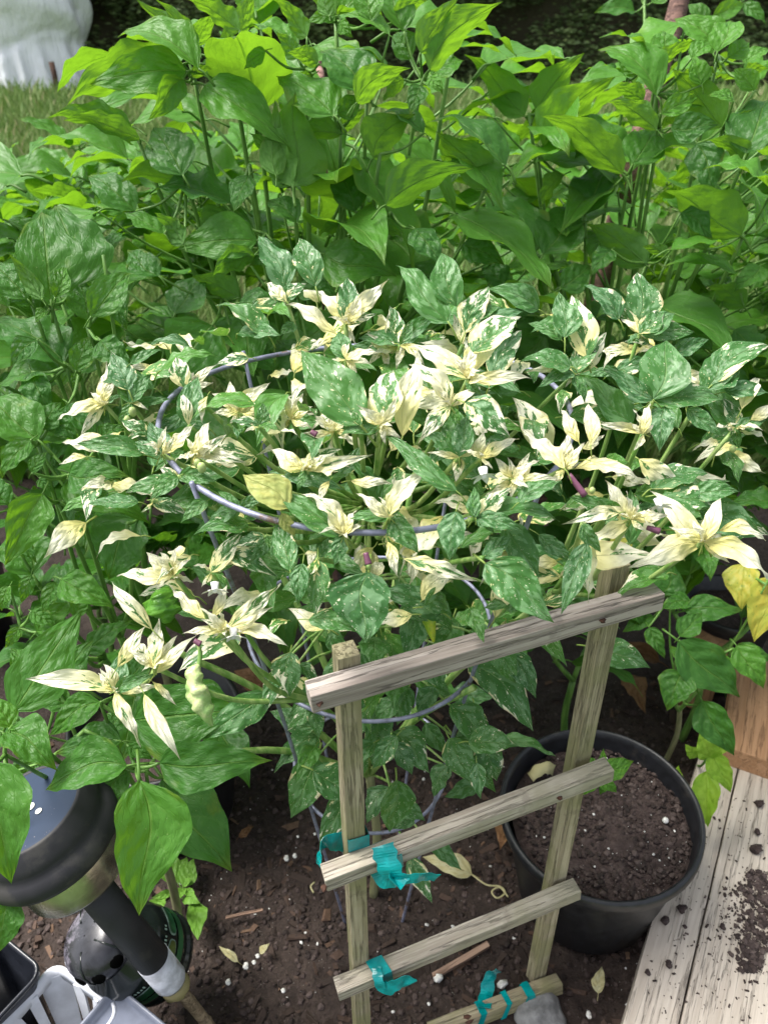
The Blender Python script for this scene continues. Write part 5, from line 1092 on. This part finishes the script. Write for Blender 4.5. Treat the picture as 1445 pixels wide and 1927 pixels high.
for bx, by, tx, ty, w in ((1330, 1450, 1331, 1558, 46), (1338, 1415, 1374, 1492, 52), (1338, 1408, 1384, 1398, 56), (1332, 1430, 1316, 1372, 56), (1312, 1425, 1288, 1400, 50), (1345, 1440, 1375, 1455, 60), (1272, 1470, 1276, 1440, 66)):
    put_leaf(lw, P(bx, by, 1.36), P(tx, ty, 1.35), w/100, 'f', 'G', (.5, 0, 0), M_LIME)
branch(lw, [lw.location.copy(), P(1320, 1440, 1.38), P(1338, 1412, 1.365)], .003, .0018, M_STEM, 'stem')
# litter: dead leaves, pale scraps, sticks
def litter(name, cat, bx, by, tx, ty, w, mat, label, group=None, z=.018):
    b, tp = on_z(bx, by, z), on_z(tx, ty, z+.006); r_ = empty(name, tuple(b), label, cat, group); put_leaf(r_, b, tp, w, 'u', 'V', (.5, .5, 0), mat, 'blade')
litter('fallen_leaf', 'leaf', 888, 1646, 794, 1612, .45, M_PALE, 'pale yellow fallen leaf on the soil behind the middle rail')
litter('fallen_leaf', 'leaf', 1125, 1870, 1132, 1818, .5, M_PALE, 'curled cream fallen leaf on the soil between the pot and boards')
litter('fallen_leaf', 'leaf', 500, 1290, 440, 1262, .6, M_DEAD, 'brown dead leaf on the soil under the speckled leaves')
litter('fallen_leaf', 'leaf', 1240, 1245, 1150, 1215, .4, M_DEAD, 'long brown dead leaf on the soil behind the trellis post')
litter('fallen_leaf', 'leaf', 1175, 1270, 1215, 1345, .35, M_DEAD, 'reddish dead leaf on the soil behind the black pot')
litter('fallen_leaf', 'leaf', 950, 1530, 940, 1600, .5, M_DEAD, 'crumpled brown leaf leaning on the side of the black pot', z=.03)
litter('fallen_leaf', 'leaf', 450, 1575, 478, 1555, .5, M_DEAD, 'rusty brown leaf scrap on the bare soil', z=.012)
litter('fallen_leaf', 'leaf', 448, 1810, 412, 1780, .3, M_PALE, 'pale green leaf scrap on the soil beside white crumbs', z=.012)
litter('fallen_leaf', 'leaf', 490, 1795, 508, 1775, .6, M_PERL if False else M_PALE, 'small white leaf scrap beside white crumbs on the soil', z=.012)
M_SPL = mat_wood('splintered wood', (.44, .30, .22), (.26, .16, .115))
def twig(a, b, r, label):
    p_, q_ = on_z(*a, .008), on_z(*b, .010); o = stick(None, 'wood_splinter', p_, q_, r*1.6, M_SPL, Vector((.2, 0, 1)), .0006, int(r*1e4)); tag(o, label, 'splinter', 'wood splinters on the soil')
twig((815, 1838), (918, 1777), .006, 'long pale wood splinter on the soil under the lowest rail'); twig((878, 1778), (925, 1752), .0045, 'short wood splinter on the soil under the lowest rail'); twig((425, 1727), (495, 1712), .003, 'thin brown twig on the bare soil left of the trellis')
def tendril(pts, label):
    pp = [on_z(x, y, .016) for x, y in pts]; v, f = tube_geo(catmull(pp, 5), .0016, 6); o = link('dry_tendril', mesh('dry_tendril', [x-pp[0] for x in v], f, M_PALE)); o.location = pp[0]; tag(o, label, 'tendril')
tendril([(888, 1646), (915, 1665), (940, 1668), (950, 1680), (935, 1690), (925, 1678), (940, 1670), (956, 1688)], 'curly dry tendril on the soil beside the pot')
tendril([(592, 1660), (585, 1668), (590, 1680)], 'short curled tendril on the soil left of the trellis stake')
for i, (px, py, s) in enumerate(((540, 1617, .007), (555, 1612, .006), (485, 1800, .005), (464, 1820, .007), (478, 1812, .005), (430, 1850, .006), (533, 1865, .005), (945, 1855, .011), (825, 1843, .010), (1108, 1912, .007), (560, 1575, .004), (592, 1570, .004), (1180, 1893, .005), (640, 1870, .004), (806, 1890, .004))):
    v, f = ball_geo(Vector(), s*.7, 9, .6, .9); o = link('white_crumb', mesh('white_crumb', v, f, M_PERL)); o.location = on_z(px, py, .012)+Z*s*.3; tag(o, 'white crumb lying on the dark bed soil', 'crumb', 'white crumbs on the soil')
